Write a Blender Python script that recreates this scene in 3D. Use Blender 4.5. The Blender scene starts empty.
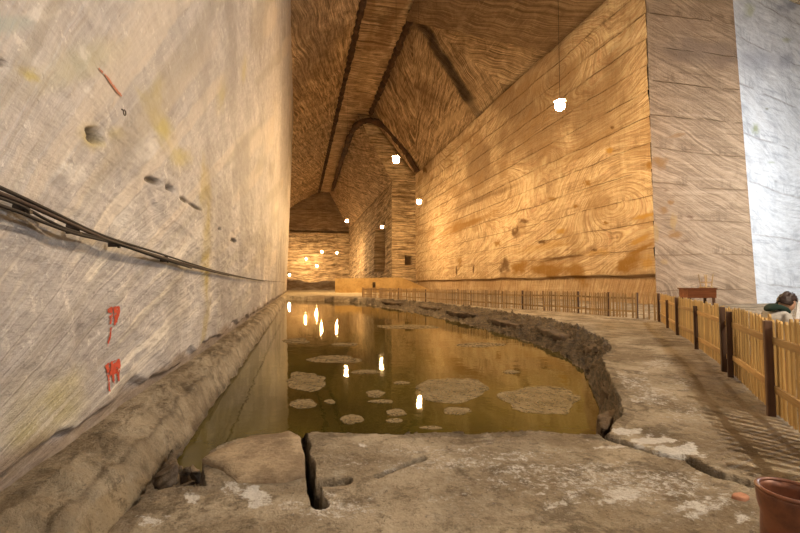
import bpy, bmesh, math, random
import numpy as np
from mathutils import Vector, Matrix
random.seed(7)
scene = bpy.context.scene
COL = scene.collection
PI = math.pi

# ------------------------------------------------------------------ camera
EYE = Vector((0, 0, 1.5))
FPX = 400.0
YAW = math.atan(102/FPX)          # the pool axis (+Y) meets the horizon left of centre
PITCH = math.atan(17.5/FPX)
cd = bpy.data.cameras.new('camera'); cam = bpy.data.objects.new('camera', cd); COL.objects.link(cam)
cd.sensor_width = 36; cd.lens = 36*FPX/800; cd.clip_start = 0.05; cd.clip_end = 600
cam.location = EYE
cam.rotation_euler = (PI/2+PITCH, 0, -YAW)
scene.camera = cam
RM = cam.rotation_euler.to_matrix()

# ------------------------------------------------------------------ world, exposure
w = bpy.data.worlds.new('cave_dark'); scene.world = w; w.use_nodes = True
w.node_tree.nodes['Background'].inputs[0].default_value = (0.55, 0.38, 0.2, 1)
w.node_tree.nodes['Background'].inputs[1].default_value = 0.015
scene.view_settings.view_transform = 'Standard'; scene.view_settings.look = 'None'
scene.view_settings.gamma = 1; scene.view_settings.use_curve_mapping = False
scene.view_settings.exposure = 0.35
scene.cycles.use_denoising = True
scene.cycles.sample_clamp_indirect = 6
scene.cycles.max_bounces = 6; scene.cycles.diffuse_bounces = 4
WARM = (1.0, 0.64, 0.29)
SOFT = (1.0, 0.83, 0.63)
NEUT = (1.0, 0.93, 0.84)
COOL = (0.86, 0.93, 1.0)

# ------------------------------------------------------------------ place geometry helpers
def ray(px, py):
    return (RM @ Vector((px-400, -(py-266.5), -FPX))).normalized()
def onplane(px, py, p0, n):
    d = ray(px, py); n = Vector(n)
    return EYE + d*((Vector(p0)-EYE).dot(n)/d.dot(n))
def G(px, py, z=0.0):
    return onplane(px, py, (0, 0, z), (0, 0, 1))
FW = Vector((math.sin(YAW), math.cos(YAW), 0)); RT = Vector((math.cos(YAW), -math.sin(YAW), 0))
def CW(xc, dc, z=0.0):
    v = FW*dc+RT*xc; return Vector((v.x, v.y, z))
def AT(px, py, dep):                # point seen at a pixel at a given distance into the cave
    return onplane(px, py, FW*dep, FW)

# ------------------------------------------------------------------ numpy noise
_rs = np.random.RandomState(3); _T = _rs.rand(256, 256)
def vnoise(x, y):
    xi = np.floor(x).astype(int); yi = np.floor(y).astype(int)
    fx = x-xi; fy = y-yi
    fx = fx*fx*fx*(fx*(fx*6-15)+10); fy = fy*fy*fy*(fy*(fy*6-15)+10)
    a = _T[xi & 255, yi & 255]; b = _T[(xi+1) & 255, yi & 255]
    c = _T[xi & 255, (yi+1) & 255]; d = _T[(xi+1) & 255, (yi+1) & 255]
    return (a*(1-fx)+b*fx)*(1-fy)+(c*(1-fx)+d*fx)*fy
def fbm(x, y, s=1.0, o=4, seed=0):
    r = 0; a = .5; t = 0
    for k in range(o):
        r = r+a*vnoise(x*s+seed*17.3+k*5.1, y*s+seed*9.7+k*3.3); t += a; a *= .5; s *= 2.03
    return r/t-.5                    # about -.5 .. .5
def sstep(a, b, x):
    t = np.clip((x-a)/(b-a), 0, 1); return t*t*(3-2*t)

# ------------------------------------------------------------------ object helpers
def tag(o, label=None, cat=None, group=None, kind=None):
    if label: o['label'] = label
    if cat: o['category'] = cat
    if group: o['group'] = group
    if kind: o['kind'] = kind
    return o
def empty(name, loc, rz=0):
    o = bpy.data.objects.new(name, None); COL.objects.link(o)
    o.location = loc; o.rotation_euler = (0, 0, rz); o.empty_display_size = .1
    return o
def link(name, me, m, parent=None):
    o = bpy.data.objects.new(name, me); COL.objects.link(o)
    if m: me.materials.append(m)
    if parent: o.parent = parent
    return o
def grid_obj(name, P, mat, attrs=None, paint=None, parent=None, flip=False, smooth=True):
    """P: (n,m,3) array of points -> one mesh surface with float attributes"""
    n, m = P.shape[:2]
    me = bpy.data.meshes.new(name)
    idx = np.arange(n*m).reshape(n, m)
    q = np.stack([idx[:-1, :-1], idx[1:, :-1], idx[1:, 1:], idx[:-1, 1:]], -1).reshape(-1, 4)
    if flip: q = q[:, ::-1]
    me.vertices.add(n*m); me.vertices.foreach_set('co', P.reshape(-1).astype(np.float32))
    me.loops.add(len(q)*4); me.loops.foreach_set('vertex_index', q.reshape(-1).astype(np.int32))
    me.polygons.add(len(q))
    me.polygons.foreach_set('loop_start', (np.arange(len(q))*4).astype(np.int32))
    me.polygons.foreach_set('use_smooth', np.full(len(q), smooth))
    me.update(calc_edges=True); me.validate()
    for k, v in (attrs or {}).items():
        a = me.attributes.new(k, 'FLOAT', 'POINT'); a.data.foreach_set('value', v.reshape(-1).astype(np.float32))
    if paint is not None:
        a = me.attributes.new('paint', 'FLOAT_COLOR', 'POINT'); a.data.foreach_set('color', paint.reshape(-1).astype(np.float32))
    return link(name, me, mat, parent)
def over(paint, mask, col):
    m = np.clip(mask, 0, 1); a0 = paint[..., 3]
    a = m+a0*(1-m)
    for i in range(3):
        paint[..., i] = np.where(a > 1e-4, (col[i]*m+paint[..., i]*a0*(1-m))/np.maximum(a, 1e-4), col[i])
    paint[..., 3] = a

class MB:
    """collects shapes into one mesh"""
    def __init__(s): s.bm = bmesh.new()
    def box(s, c, size, rot=None, bevel=0):
        r = bmesh.ops.create_cube(s.bm, size=1)
        M = Matrix.Translation(c) @ (rot.to_4x4() if rot else Matrix.Identity(4)) @ Matrix.Diagonal((*size, 1))
        bmesh.ops.transform(s.bm, matrix=M, verts=r['verts'])
        if bevel:
            es = list({e for v in r['verts'] for e in v.link_edges})
            bmesh.ops.bevel(s.bm, geom=es, offset=bevel, segments=2, affect='EDGES', profile=.5)
        return s
    def tube(s, pts, r, seg=8, cap=True):
        pts = [Vector(p) for p in pts]; rings = []
        rr = r if isinstance(r, (list, tuple)) else [r]*len(pts)
        up = Vector((0, 0, 1))
        for i, p in enumerate(pts):
            t = (pts[min(i+1, len(pts)-1)]-pts[max(i-1, 0)]).normalized()
            a = t.cross(up if abs(t.z) < .95 else Vector((1, 0, 0))).normalized(); b = t.cross(a)
            rings.append([s.bm.verts.new(p+(a*math.cos(2*PI*k/seg)+b*math.sin(2*PI*k/seg))*rr[i]) for k in range(seg)])
        for A, B in zip(rings, rings[1:]):
            for k in range(seg): s.bm.faces.new((A[k], A[(k+1) % seg], B[(k+1) % seg], B[k]))
        if cap:
            s.bm.faces.new(rings[0][::-1]); s.bm.faces.new(rings[-1])
        return s
    def lathe(s, prof, c=(0, 0, 0), seg=32, close=False):
        c = Vector(c); rings = []
        for r, z in prof:
            if r < 1e-5: rings.append([s.bm.verts.new(c+Vector((0, 0, z)))])
            else: rings.append([s.bm.verts.new(c+Vector((r*math.cos(2*PI*k/seg), r*math.sin(2*PI*k/seg), z))) for k in range(seg)])
        for A, B in zip(rings, rings[1:]):
            for k in range(seg):
                k2 = (k+1) % seg
                f = [A[k % len(A)], A[k2 % len(A)], B[k2 % len(B)], B[k % len(B)]]
                u = []
                for v in f:
                    if v not in u: u.append(v)
                if len(u) > 2: s.bm.faces.new(u)
        return s
    def ball(s, c, r, sub=2, scale=(1, 1, 1)):
        q = bmesh.ops.create_icosphere(s.bm, subdivisions=sub, radius=r)
        bmesh.ops.transform(s.bm, matrix=Matrix.Translation(c) @ Matrix.Diagonal((*scale, 1)), verts=q['verts']); return s
    def prism(s, poly, z0, z1, jag=0):
        a = [s.bm.verts.new((x, y, z0)) for x, y in poly]; b = [s.bm.verts.new((x, y, z1)) for x, y in poly]
        n = len(poly)
        for k in range(n): s.bm.faces.new((a[k], a[(k+1) % n], b[(k+1) % n], b[k]))
        s.bm.faces.new(a[::-1]); s.bm.faces.new(b); return s
    def build(s, name, m, parent=None, smooth=False):
        bmesh.ops.recalc_face_normals(s.bm, faces=s.bm.faces)
        me = bpy.data.meshes.new(name); s.bm.to_mesh(me); s.bm.free()
        if smooth:
            for p in me.polygons: p.use_smooth = True
        return link(name, me, m, parent)

# ------------------------------------------------------------------ materials
class NT:
    def __init__(s, name):
        s.m = bpy.data.materials.new(name); s.m.use_nodes = True; s.t = s.m.node_tree; s.t.nodes.clear()
    def n(s, typ, **kw):
        x = s.t.nodes.new(typ)
        for k, v in kw.items():
            if k == 'ins':
                for a, b in v.items(): x.inputs[a].default_value = b
            else: setattr(x, k, v)
        return x
    def l(s, a, b): s.t.links.new(a, b)
    def val(s, sock, v):
        if hasattr(v, 'links') or hasattr(v, 'is_linked'): s.l(v, sock)
        else: sock.default_value = v
    def math(s, op, a, b=0.0, clamp=False):
        x = s.n('ShaderNodeMath', operation=op, use_clamp=clamp); s.val(x.inputs[0], a); s.val(x.inputs[1], b); return x.outputs[0]
    def mix(s, f, a, b, mode='MIX'):
        x = s.n('ShaderNodeMix', data_type='RGBA', blend_type=mode)
        s.val(x.inputs[0], f); s.val(x.inputs[6], a if not isinstance(a, tuple) else (*a[:3], 1)); s.val(x.inputs[7], b if not isinstance(b, tuple) else (*b[:3], 1))
        return x.outputs[2]
    def noise(s, vec, scale, detail=4, rough=.55, dist=0, dims='3D'):
        x = s.n('ShaderNodeTexNoise', noise_dimensions=dims)
        if dims == '1D': s.l(vec, x.inputs['W'])
        else: s.l(vec, x.inputs['Vector'])
        x.inputs['Scale'].default_value = scale; x.inputs['Detail'].default_value = detail
        x.inputs['Roughness'].default_value = rough; x.inputs['Distortion'].default_value = dist
        return x.outputs[0]
    def ramp(s, v, a, b, lo=0.0, hi=1.0):
        x = s.n('ShaderNodeMapRange', interpolation_type='SMOOTHSTEP'); s.l(v, x.inputs[0])
        x.inputs[1].default_value = a; x.inputs[2].default_value = b; x.inputs[3].default_value = lo; x.inputs[4].default_value = hi
        return x.outputs[0]
    def obj(s, scale=(1, 1, 1), rot=(0, 0, 0)):
        tc = s.n('ShaderNodeTexCoord'); mp = s.n('ShaderNodeMapping'); s.l(tc.outputs['Object'], mp.inputs[0])
        mp.inputs['Scale'].default_value = scale; mp.inputs['Rotation'].default_value = rot; return mp.outputs[0]
    def attr(s, name):
        x = s.n('ShaderNodeAttribute', attribute_name=name); return x
    def out(s, shader): o = s.n('ShaderNodeOutputMaterial'); s.l(shader, o.inputs[0]); return s.m
    def pbr(s, col, rough=.85, bumpv=None, bump=.3, dist=.05, metal=0, spec=.3):
        b = s.n('ShaderNodeBsdfPrincipled'); s.val(b.inputs['Base Color'], (*col[:3], 1) if isinstance(col, tuple) else col)
        s.val(b.inputs['Roughness'], rough); b.inputs['Metallic'].default_value = metal
        b.inputs['Specular IOR Level'].default_value = spec
        if bumpv is not None:
            k = s.n('ShaderNodeBump'); k.inputs['Strength'].default_value = bump; k.inputs['Distance'].default_value = dist
            s.l(bumpv, k.inputs['Height']); s.l(k.outputs[0], b.inputs['Normal'])
        return s.out(b.outputs[0])

def salt(name, base, dark, pale, freq=2.2, contrast=.6, level=False, lstr=.9, streak=(1, 1, 1), streak_s=1.0, streak_amt=.3, mott=.25, bump=.5, dist=.08, paint=True, spots=0.0, rough=.8, fleck=0.0, ft=.63, hatch=None, over_amt=.5, ovl=.7):
    t = NT(name); co = t.obj()
    bed = t.attr('bed').outputs['Fac']
    b1 = t.noise(bed, freq, 5, .7, dims='1D'); b2 = t.noise(bed, freq*3.7, 3, .6, dims='1D')
    lowm = t.noise(co, .13, 3, .5)
    bands = t.ramp(b1, .42, .62); fine = t.ramp(b2, .45, .66)
    bw = t.ramp(t.noise(co, .22, 3, .6), .36, .62, .25, 1.0)
    col = t.mix(t.math('MULTIPLY', t.math('MULTIPLY', bands, bw), contrast), base, dark)
    col = t.mix(t.math('MULTIPLY', t.math('MULTIPLY', fine, contrast*.6), t.ramp(lowm, .3, .6)), col, dark)
    st = t.noise(t.obj(scale=streak), streak_s, 5, .65)
    col = t.mix(t.math('MULTIPLY', t.ramp(st, .5, .72), streak_amt), col, pale)
    col = t.mix(t.math('MULTIPLY', t.ramp(st, .5, .3), streak_amt), col, dark)
    if hatch:
        for k, hr in enumerate(hatch):
            hn = t.noise(t.obj(scale=(.10, .10, 3.2), rot=hr), 1.0+.3*k, 5, .7)
            hm = t.ramp(t.noise(co, .12+.05*k, 3, .6), .42, .58)
            col = t.mix(t.math('MULTIPLY', t.math('MULTIPLY', t.ramp(hn, .54, .66), hm), .65), col, dark)
            col = t.mix(t.math('MULTIPLY', t.math('MULTIPLY', t.ramp(hn, .44, .34), hm), .5), col, pale)
    mo = t.noise(co, .55, 6, .62, .6)
    col = t.mix(t.math('MULTIPLY', t.ramp(mo, .52, .72), mott), col, dark)
    col = t.mix(t.math('MULTIPLY', t.ramp(mo, .46, .26), mott), col, pale)
    fn = t.noise(co, 5.5, 6, .7)
    col = t.mix(t.math('MULTIPLY', t.ramp(fn, .55, .8), mott*.8), col, dark)
    if spots:
        sp = t.noise(co, 2.6, 4, .75)
        col = t.mix(t.math('MULTIPLY', t.ramp(sp, .66, .70), spots), col, tuple(c*.45 for c in dark))
    if fleck:
        f1 = t.noise(co, 3.2, 7, .78); f2 = t.noise(co, 9, 5, .75)
        col = t.mix(t.math('MULTIPLY', t.ramp(f1, ft-.04, ft+.02), fleck), col, pale)
        col = t.mix(t.math('MULTIPLY', t.ramp(f2, ft-.01, ft+.05), fleck), col, pale)
        col = t.mix(t.math('MULTIPLY', t.ramp(f1, .42, .33), fleck*.75), col, dark)
        col = t.mix(t.math('MULTIPLY', t.ramp(f2, .36, .30), fleck*.8), col, tuple(c*.6 for c in dark))
    h = t.math('ADD', t.math('MULTIPLY', st, .8), t.math('MULTIPLY', fn, .5))
    h = t.math('ADD', h, t.math('MULTIPLY', b1, .5))
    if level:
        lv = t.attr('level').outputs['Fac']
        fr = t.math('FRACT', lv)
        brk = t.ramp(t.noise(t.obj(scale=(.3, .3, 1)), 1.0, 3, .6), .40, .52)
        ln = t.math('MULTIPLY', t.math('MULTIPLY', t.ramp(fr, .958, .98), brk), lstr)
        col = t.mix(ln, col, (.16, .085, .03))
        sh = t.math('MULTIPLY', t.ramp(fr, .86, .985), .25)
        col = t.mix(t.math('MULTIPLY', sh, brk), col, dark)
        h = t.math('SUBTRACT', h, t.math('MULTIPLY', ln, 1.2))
    cx = t.n('ShaderNodeCombineXYZ'); t.l(t.math('MULTIPLY', bed, freq*2.6), cx.inputs[0])
    sx = t.n('ShaderNodeSeparateXYZ'); t.l(co, sx.inputs[0]); t.l(t.math('MULTIPLY', t.math('ADD', sx.outputs[1], sx.outputs[0]), ovl), cx.inputs[1]); t.l(t.math('MULTIPLY', sx.outputs[2], ovl), cx.inputs[2])
    ov = t.noise(cx.outputs[0], 1.0, 7, .78)
    col = t.mix(over_amt, col, t.mix(t.ramp(ov, .38, .62), (.14, .12, .10), (.90, .90, .90)), 'OVERLAY')
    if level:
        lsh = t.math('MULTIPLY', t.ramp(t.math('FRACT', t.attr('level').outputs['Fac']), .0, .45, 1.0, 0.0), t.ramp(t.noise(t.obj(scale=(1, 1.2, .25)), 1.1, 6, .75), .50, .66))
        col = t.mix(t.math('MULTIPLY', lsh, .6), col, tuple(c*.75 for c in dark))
    if paint:
        p = t.attr('paint')
        pn = t.math('MULTIPLY', p.outputs['Alpha'], t.ramp(fn, .2, .5, .72, 1.0), clamp=True)
        col = t.mix(pn, col, p.outputs['Color'])
    return t.pbr(col, rough, h, bump, dist, spec=.25)

M = {}
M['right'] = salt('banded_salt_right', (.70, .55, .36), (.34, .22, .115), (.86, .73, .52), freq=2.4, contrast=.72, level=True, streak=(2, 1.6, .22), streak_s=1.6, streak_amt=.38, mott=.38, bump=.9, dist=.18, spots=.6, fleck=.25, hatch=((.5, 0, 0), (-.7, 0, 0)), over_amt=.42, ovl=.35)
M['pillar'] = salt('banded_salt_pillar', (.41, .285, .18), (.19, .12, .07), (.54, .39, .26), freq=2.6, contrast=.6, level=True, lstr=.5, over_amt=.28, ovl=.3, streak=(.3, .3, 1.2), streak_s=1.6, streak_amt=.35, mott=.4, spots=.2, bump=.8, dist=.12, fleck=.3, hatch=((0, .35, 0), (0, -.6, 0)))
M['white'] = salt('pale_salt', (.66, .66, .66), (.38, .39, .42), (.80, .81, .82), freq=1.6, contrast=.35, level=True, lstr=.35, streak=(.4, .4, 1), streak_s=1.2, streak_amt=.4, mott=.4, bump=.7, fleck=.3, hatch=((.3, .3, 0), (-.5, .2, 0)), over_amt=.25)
M['roof'] = salt('banded_salt_roof', (.54, .40, .25), (.15, .095, .05), (.74, .57, .38), freq=1.3, contrast=.85, streak=(.5, .5, .5), streak_s=1.2, streak_amt=.4, mott=.6, bump=1, dist=.5, fleck=.3, hatch=((.9, .3, 0), (-.6, -.4, .3)), over_amt=.7, ovl=.25)
M['far'] = salt('banded_salt_far', (.54, .42, .27), (.19, .12, .06), (.68, .56, .38), freq=.8, contrast=.85, streak=(.4, .4, 2), streak_s=.6, streak_amt=.5, mott=.6, bump=1, dist=.5, fleck=.4, over_amt=.8, ovl=.25)
M['left'] = salt('grey_salt_left', (.42, .39, .375), (.19, .165, .15), (.70, .665, .61), freq=5, contrast=.10, streak=(3, .5, 2.2), streak_s=2.0, streak_amt=.22, mott=.5, bump=.9, dist=.06, rough=.6, fleck=.55, ft=.61, over_amt=.14, ovl=1.2)

def ground_mat():
    t = NT('trodden_salt_ground'); co = t.obj()
    a = t.noise(co, .8, 6, .65, .4); b = t.noise(co, 4.5, 7, .72); c = t.noise(co, 26, 5, .75); e = t.noise(co, 2.0, 6, .7, .5)
    col = t.mix(t.ramp(a, .36, .62), (.52, .435, .315), (.25, .19, .12))
    col = t.mix(t.math('MULTIPLY', t.ramp(e, .52, .62), .65), col, (.11, .08, .048))
    col = t.mix(t.math('MULTIPLY', t.ramp(b, .53, .66), .6), col, (.10, .073, .042))
    col = t.mix(t.math('MULTIPLY', t.ramp(b, .46, .32), .6), col, (.48, .42, .33))
    col = t.mix(t.math('MULTIPLY', t.ramp(c, .56, .66), .65), col, (.08, .055, .034))
    col = t.mix(t.math('MULTIPLY', t.ramp(c, .42, .32), .6), col, (.58, .52, .43))
    cr = t.attr('crust').outputs['Fac']
    cn = t.math('ADD', t.math('MULTIPLY', t.noise(co, 16, 7, .82), .7), t.math('MULTIPLY', c, .3))
    cm = t.math('MULTIPLY', t.ramp(t.math('ADD', t.math('MULTIPLY', cr, .30), cn), .60, .74), t.ramp(cr, .02, .25), clamp=True)
    col = t.mix(cm, col, (.74, .71, .66))
    p = t.attr('paint'); col = t.mix(t.math('MULTIPLY', p.outputs['Alpha'], t.ramp(b, .25, .6, 1.0, .55)), col, p.outputs['Color'])
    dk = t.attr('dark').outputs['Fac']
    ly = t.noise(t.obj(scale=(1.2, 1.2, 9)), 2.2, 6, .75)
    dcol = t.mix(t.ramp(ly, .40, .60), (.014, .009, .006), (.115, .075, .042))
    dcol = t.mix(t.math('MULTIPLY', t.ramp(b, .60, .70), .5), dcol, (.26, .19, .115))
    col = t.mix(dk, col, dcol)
    h = t.math('ADD', t.math('MULTIPLY', b, 1.0), t.math('MULTIPLY', c, .35))
    h = t.math('ADD', h, t.math('MULTIPLY', e, .6))
    return t.pbr(col, .8, h, 1.0, .16, spec=.3)
M['ground'] = ground_mat()
def rock_mat(name, c1, c2, sc=6, bump=.7, rough=.85, dist=.03):
    t = NT(name); co = t.obj(); a = t.noise(co, sc*.35, 5, .65); b = t.noise(co, sc*2.2, 5, .7)
    col = t.mix(t.ramp(a, .35, .65), c1, c2); col = t.mix(t.math('MULTIPLY', t.ramp(b, .5, .75), .5), col, tuple(x*.45 for x in c2))
    return t.pbr(col, rough, b, bump, dist)
M['slab'] = rock_mat('brown_slab_rock', (.36, .28, .185), (.17, .12, .075), sc=8, bump=1)
M['rubble'] = rock_mat('dark_rubble', (.10, .07, .043), (.035, .024, .016), rough=.6)
M['bankrock'] = rock_mat('bank_ledge_rock', (.12, .08, .047), (.04, .026, .016), sc=3, bump=1)
M['brick'] = rock_mat('red_stone', (.42, .2, .12), (.3, .16, .1))
def raft_mat():
    t = NT('floating_salt_crust'); co = t.obj(); a = t.noise(co, 2.5, 6, .7); b = t.noise(co, 9, 5, .75)
    col = t.mix(t.ramp(a, .35, .65), (.36, .28, .165), (.23, .175, .095))
    d = t.n('ShaderNodeBsdfDiffuse'); t.l(col, d.inputs[0]); tr = t.n('ShaderNodeBsdfTransparent')
    mx = t.n('ShaderNodeMixShader'); t.l(t.math('ADD', t.math('MULTIPLY', a, .6), t.math('MULTIPLY', b, .4)), mx.inputs[0])
    t.l(t.ramp(b, .34, .6, .45, .75), mx.inputs[0]); t.l(tr.outputs[0], mx.inputs[1]); t.l(d.outputs[0], mx.inputs[2])
    return t.out(mx.outputs[0])
M['raft'] = raft_mat()
M['niche'] = rock_mat('niche_shadow', (.10, .065, .035), (.04, .026, .016))  # dark colour stands in for the shadow inside the niche
M['edge'] = rock_mat('dark_roof_edge', (.115, .065, .035), (.05, .028, .016), sc=2, bump=1, dist=.2)

def wood(name, c1, c2, vert=True, rough=.6):
    t = NT(name); co = t.obj(scale=(14, 14, .9) if vert else (1.2, 14, 14))
    oi = t.n('ShaderNodeObjectInfo'); a = t.noise(co, 1.0, 4, .6, .8)
    col = t.mix(t.ramp(a, .3, .7), c1, c2)
    k = t.math('ADD', t.math('MULTIPLY', oi.outputs['Random'], .55), .7)
    hv = t.n('ShaderNodeHueSaturation'); t.l(col, hv.inputs['Color']); t.l(k, hv.inputs['Value'])
    return t.pbr(hv.outputs[0], rough, a, .3, .01)
M['picket'] = wood('yellow_pine', (.50, .33, .12), (.30, .175, .055))
M['rail'] = wood('rail_pine', (.52, .34, .14), (.34, .20, .07), False)
M['post'] = wood('dark_post', (.14, .075, .045), (.065, .035, .022))
M['farpicket'] = wood('weathered_picket', (.45, .30, .14), (.30, .19, .08))
M['redwood'] = wood('red_brown_wood', (.30, .105, .04), (.20, .065, .025), False)
M['palewood'] = wood('pale_wood', (.62, .46, .27), (.48, .34, .18))
def plain(name, c, rough=.6, metal=0, spec=.4, bump=0, sc=60):
    t = NT(name); v = t.noise(t.obj(), sc, 3)
    col = t.mix(t.ramp(v, .3, .7), c, tuple(x*.8 for x in c)); return t.pbr(col, rough, v, bump or .1, .002, metal, spec)
M['cable'] = plain('black_cable', (.022, .016, .013), .75)
M['cable2'] = plain('brown_cable', (.05, .03, .022), .75)
M['iron'] = plain('dark_iron', (.05, .04, .035), .5, .6)
M['red'] = plain('red_paint', (.50, .06, .025), .7, sc=20)
M['redfaint'] = plain('faded_red_paint', (.50, .17, .10), .7, sc=20)
M['skin'] = plain('skin', (.55, .33, .23), .5)
M['hair'] = plain('dark_hair', (.035, .018, .014), .5, bump=.8)
M['greycloth'] = plain('pale_grey_cloth', (.50, .48, .45), .9)
M['green'] = plain('dark_green_cloth', (.012, .035, .027), .9)
M['trouser'] = plain('dark_trousers', (.04, .045, .06), .9)
M['paper'] = plain('white_paper', (.8, .82, .86), .8)
def bin_mat():
    t = NT('rusty_brown_metal'); co = t.obj(); a = t.noise(co, 5, 5, .65); b = t.noise(co, 30, 4, .7)
    col = t.mix(t.ramp(a, .35, .65), (.25, .095, .045), (.11, .042, .024)); col = t.mix(t.math('MULTIPLY', t.ramp(b, .55, .75), .5), col, (.07, .03, .02))
    return t.pbr(col, .42, b, .25, .004, .25, .5)
M['bin'] = bin_mat()
def emis(name, c, s):
    t = NT(name); e = t.n('ShaderNodeEmission'); e.inputs[0].default_value = (*c, 1); e.inputs[1].default_value = s
    return t.out(e.outputs[0])
def water_mat():
    t = NT('olive_brine'); co = t.obj(scale=(1, 1, 1))
    n1 = t.noise(co, .9, 3, .5); n2 = t.noise(co, 7, 3, .5)
    h = t.math('ADD', t.math('MULTIPLY', n1, 1.0), t.math('MULTIPLY', n2, .12))
    bp = t.n('ShaderNodeBump'); bp.inputs['Strength'].default_value = .16; bp.inputs['Distance'].default_value = .05; t.l(h, bp.inputs['Height'])
    murk = t.noise(co, .25, 4, .6)
    d = t.n('ShaderNodeBsdfDiffuse'); t.l(t.mix(t.ramp(murk, .35, .65), (.075, .060, .010), (.036, .028, .006)), d.inputs[0])
    g = t.n('ShaderNodeBsdfGlossy'); g.inputs['Roughness'].default_value = .025; t.l(bp.outputs[0], g.inputs['Normal'])
    g.inputs[0].default_value = (.95, .92, .85, 1)
    fr = t.n('ShaderNodeFresnel'); fr.inputs[0].default_value = 1.25; t.l(bp.outputs[0], fr.inputs['Normal'])
    mx = t.n('ShaderNodeMixShader'); t.l(fr.outputs[0], mx.inputs[0]); t.l(d.outputs[0], mx.inputs[1]); t.l(g.outputs[0], mx.inputs[2])
    return t.out(mx.outputs[0])
M['water'] = water_mat()

# ================================================================== cave dimensions
XL, LEAN = -1.95, .026          # left wall foot and its slight lean
XR = 25.0; ZC = 25.5          # right wall and the crease where the roof slope starts
YB = 84.0; YE = 160.0         # step in the chamber, end wall
H = 38.0; CX0, CX1, CX2 = 7.7, 14.6, 11.9
C1 = AT(659, 284, 28.9); C1 = Vector((XR, C1.y, 0))
C2 = AT(757, 300, 30.5); C2.z = 0
C2T = AT(733, 2, 30.5)
C1T = onplane(646, 2, (XR, 0, 0), (1, 0, 0))
def lin(a, b, n): return np.linspace(a, b, n)

def plane_blob(p0, n, eu, ev, px, py, rx, ry, ang=0):
    """an ellipse given as seen, as a local frame in the wall's own coordinates"""
    def uv(a, b):
        q = onplane(a, b, p0, n); return np.array([(q-Vector(p0)).dot(eu), (q-Vector(p0)).dot(ev)])
    c = uv(px, py); ca, sa = math.cos(ang), math.sin(ang)
    A = np.stack([uv(px+ca*rx, py+sa*rx)-c, uv(px-sa*ry, py+ca*ry)-c], 1)
    return c, np.linalg.inv(A)
def blob_mask(U, V, fr, soft=.5, wob=.35, seed=0, sc=1.0):
    c, Ai = fr; du, dv = U-c[0], V-c[1]
    a = Ai[0, 0]*du+Ai[0, 1]*dv; b = Ai[1, 0]*du+Ai[1, 1]*dv
    r = np.sqrt(a*a+b*b)+fbm(a, b, 1.7, 4, seed)*wob*2
    return 1-sstep(1-soft, 1+soft*.3, r)
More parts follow.
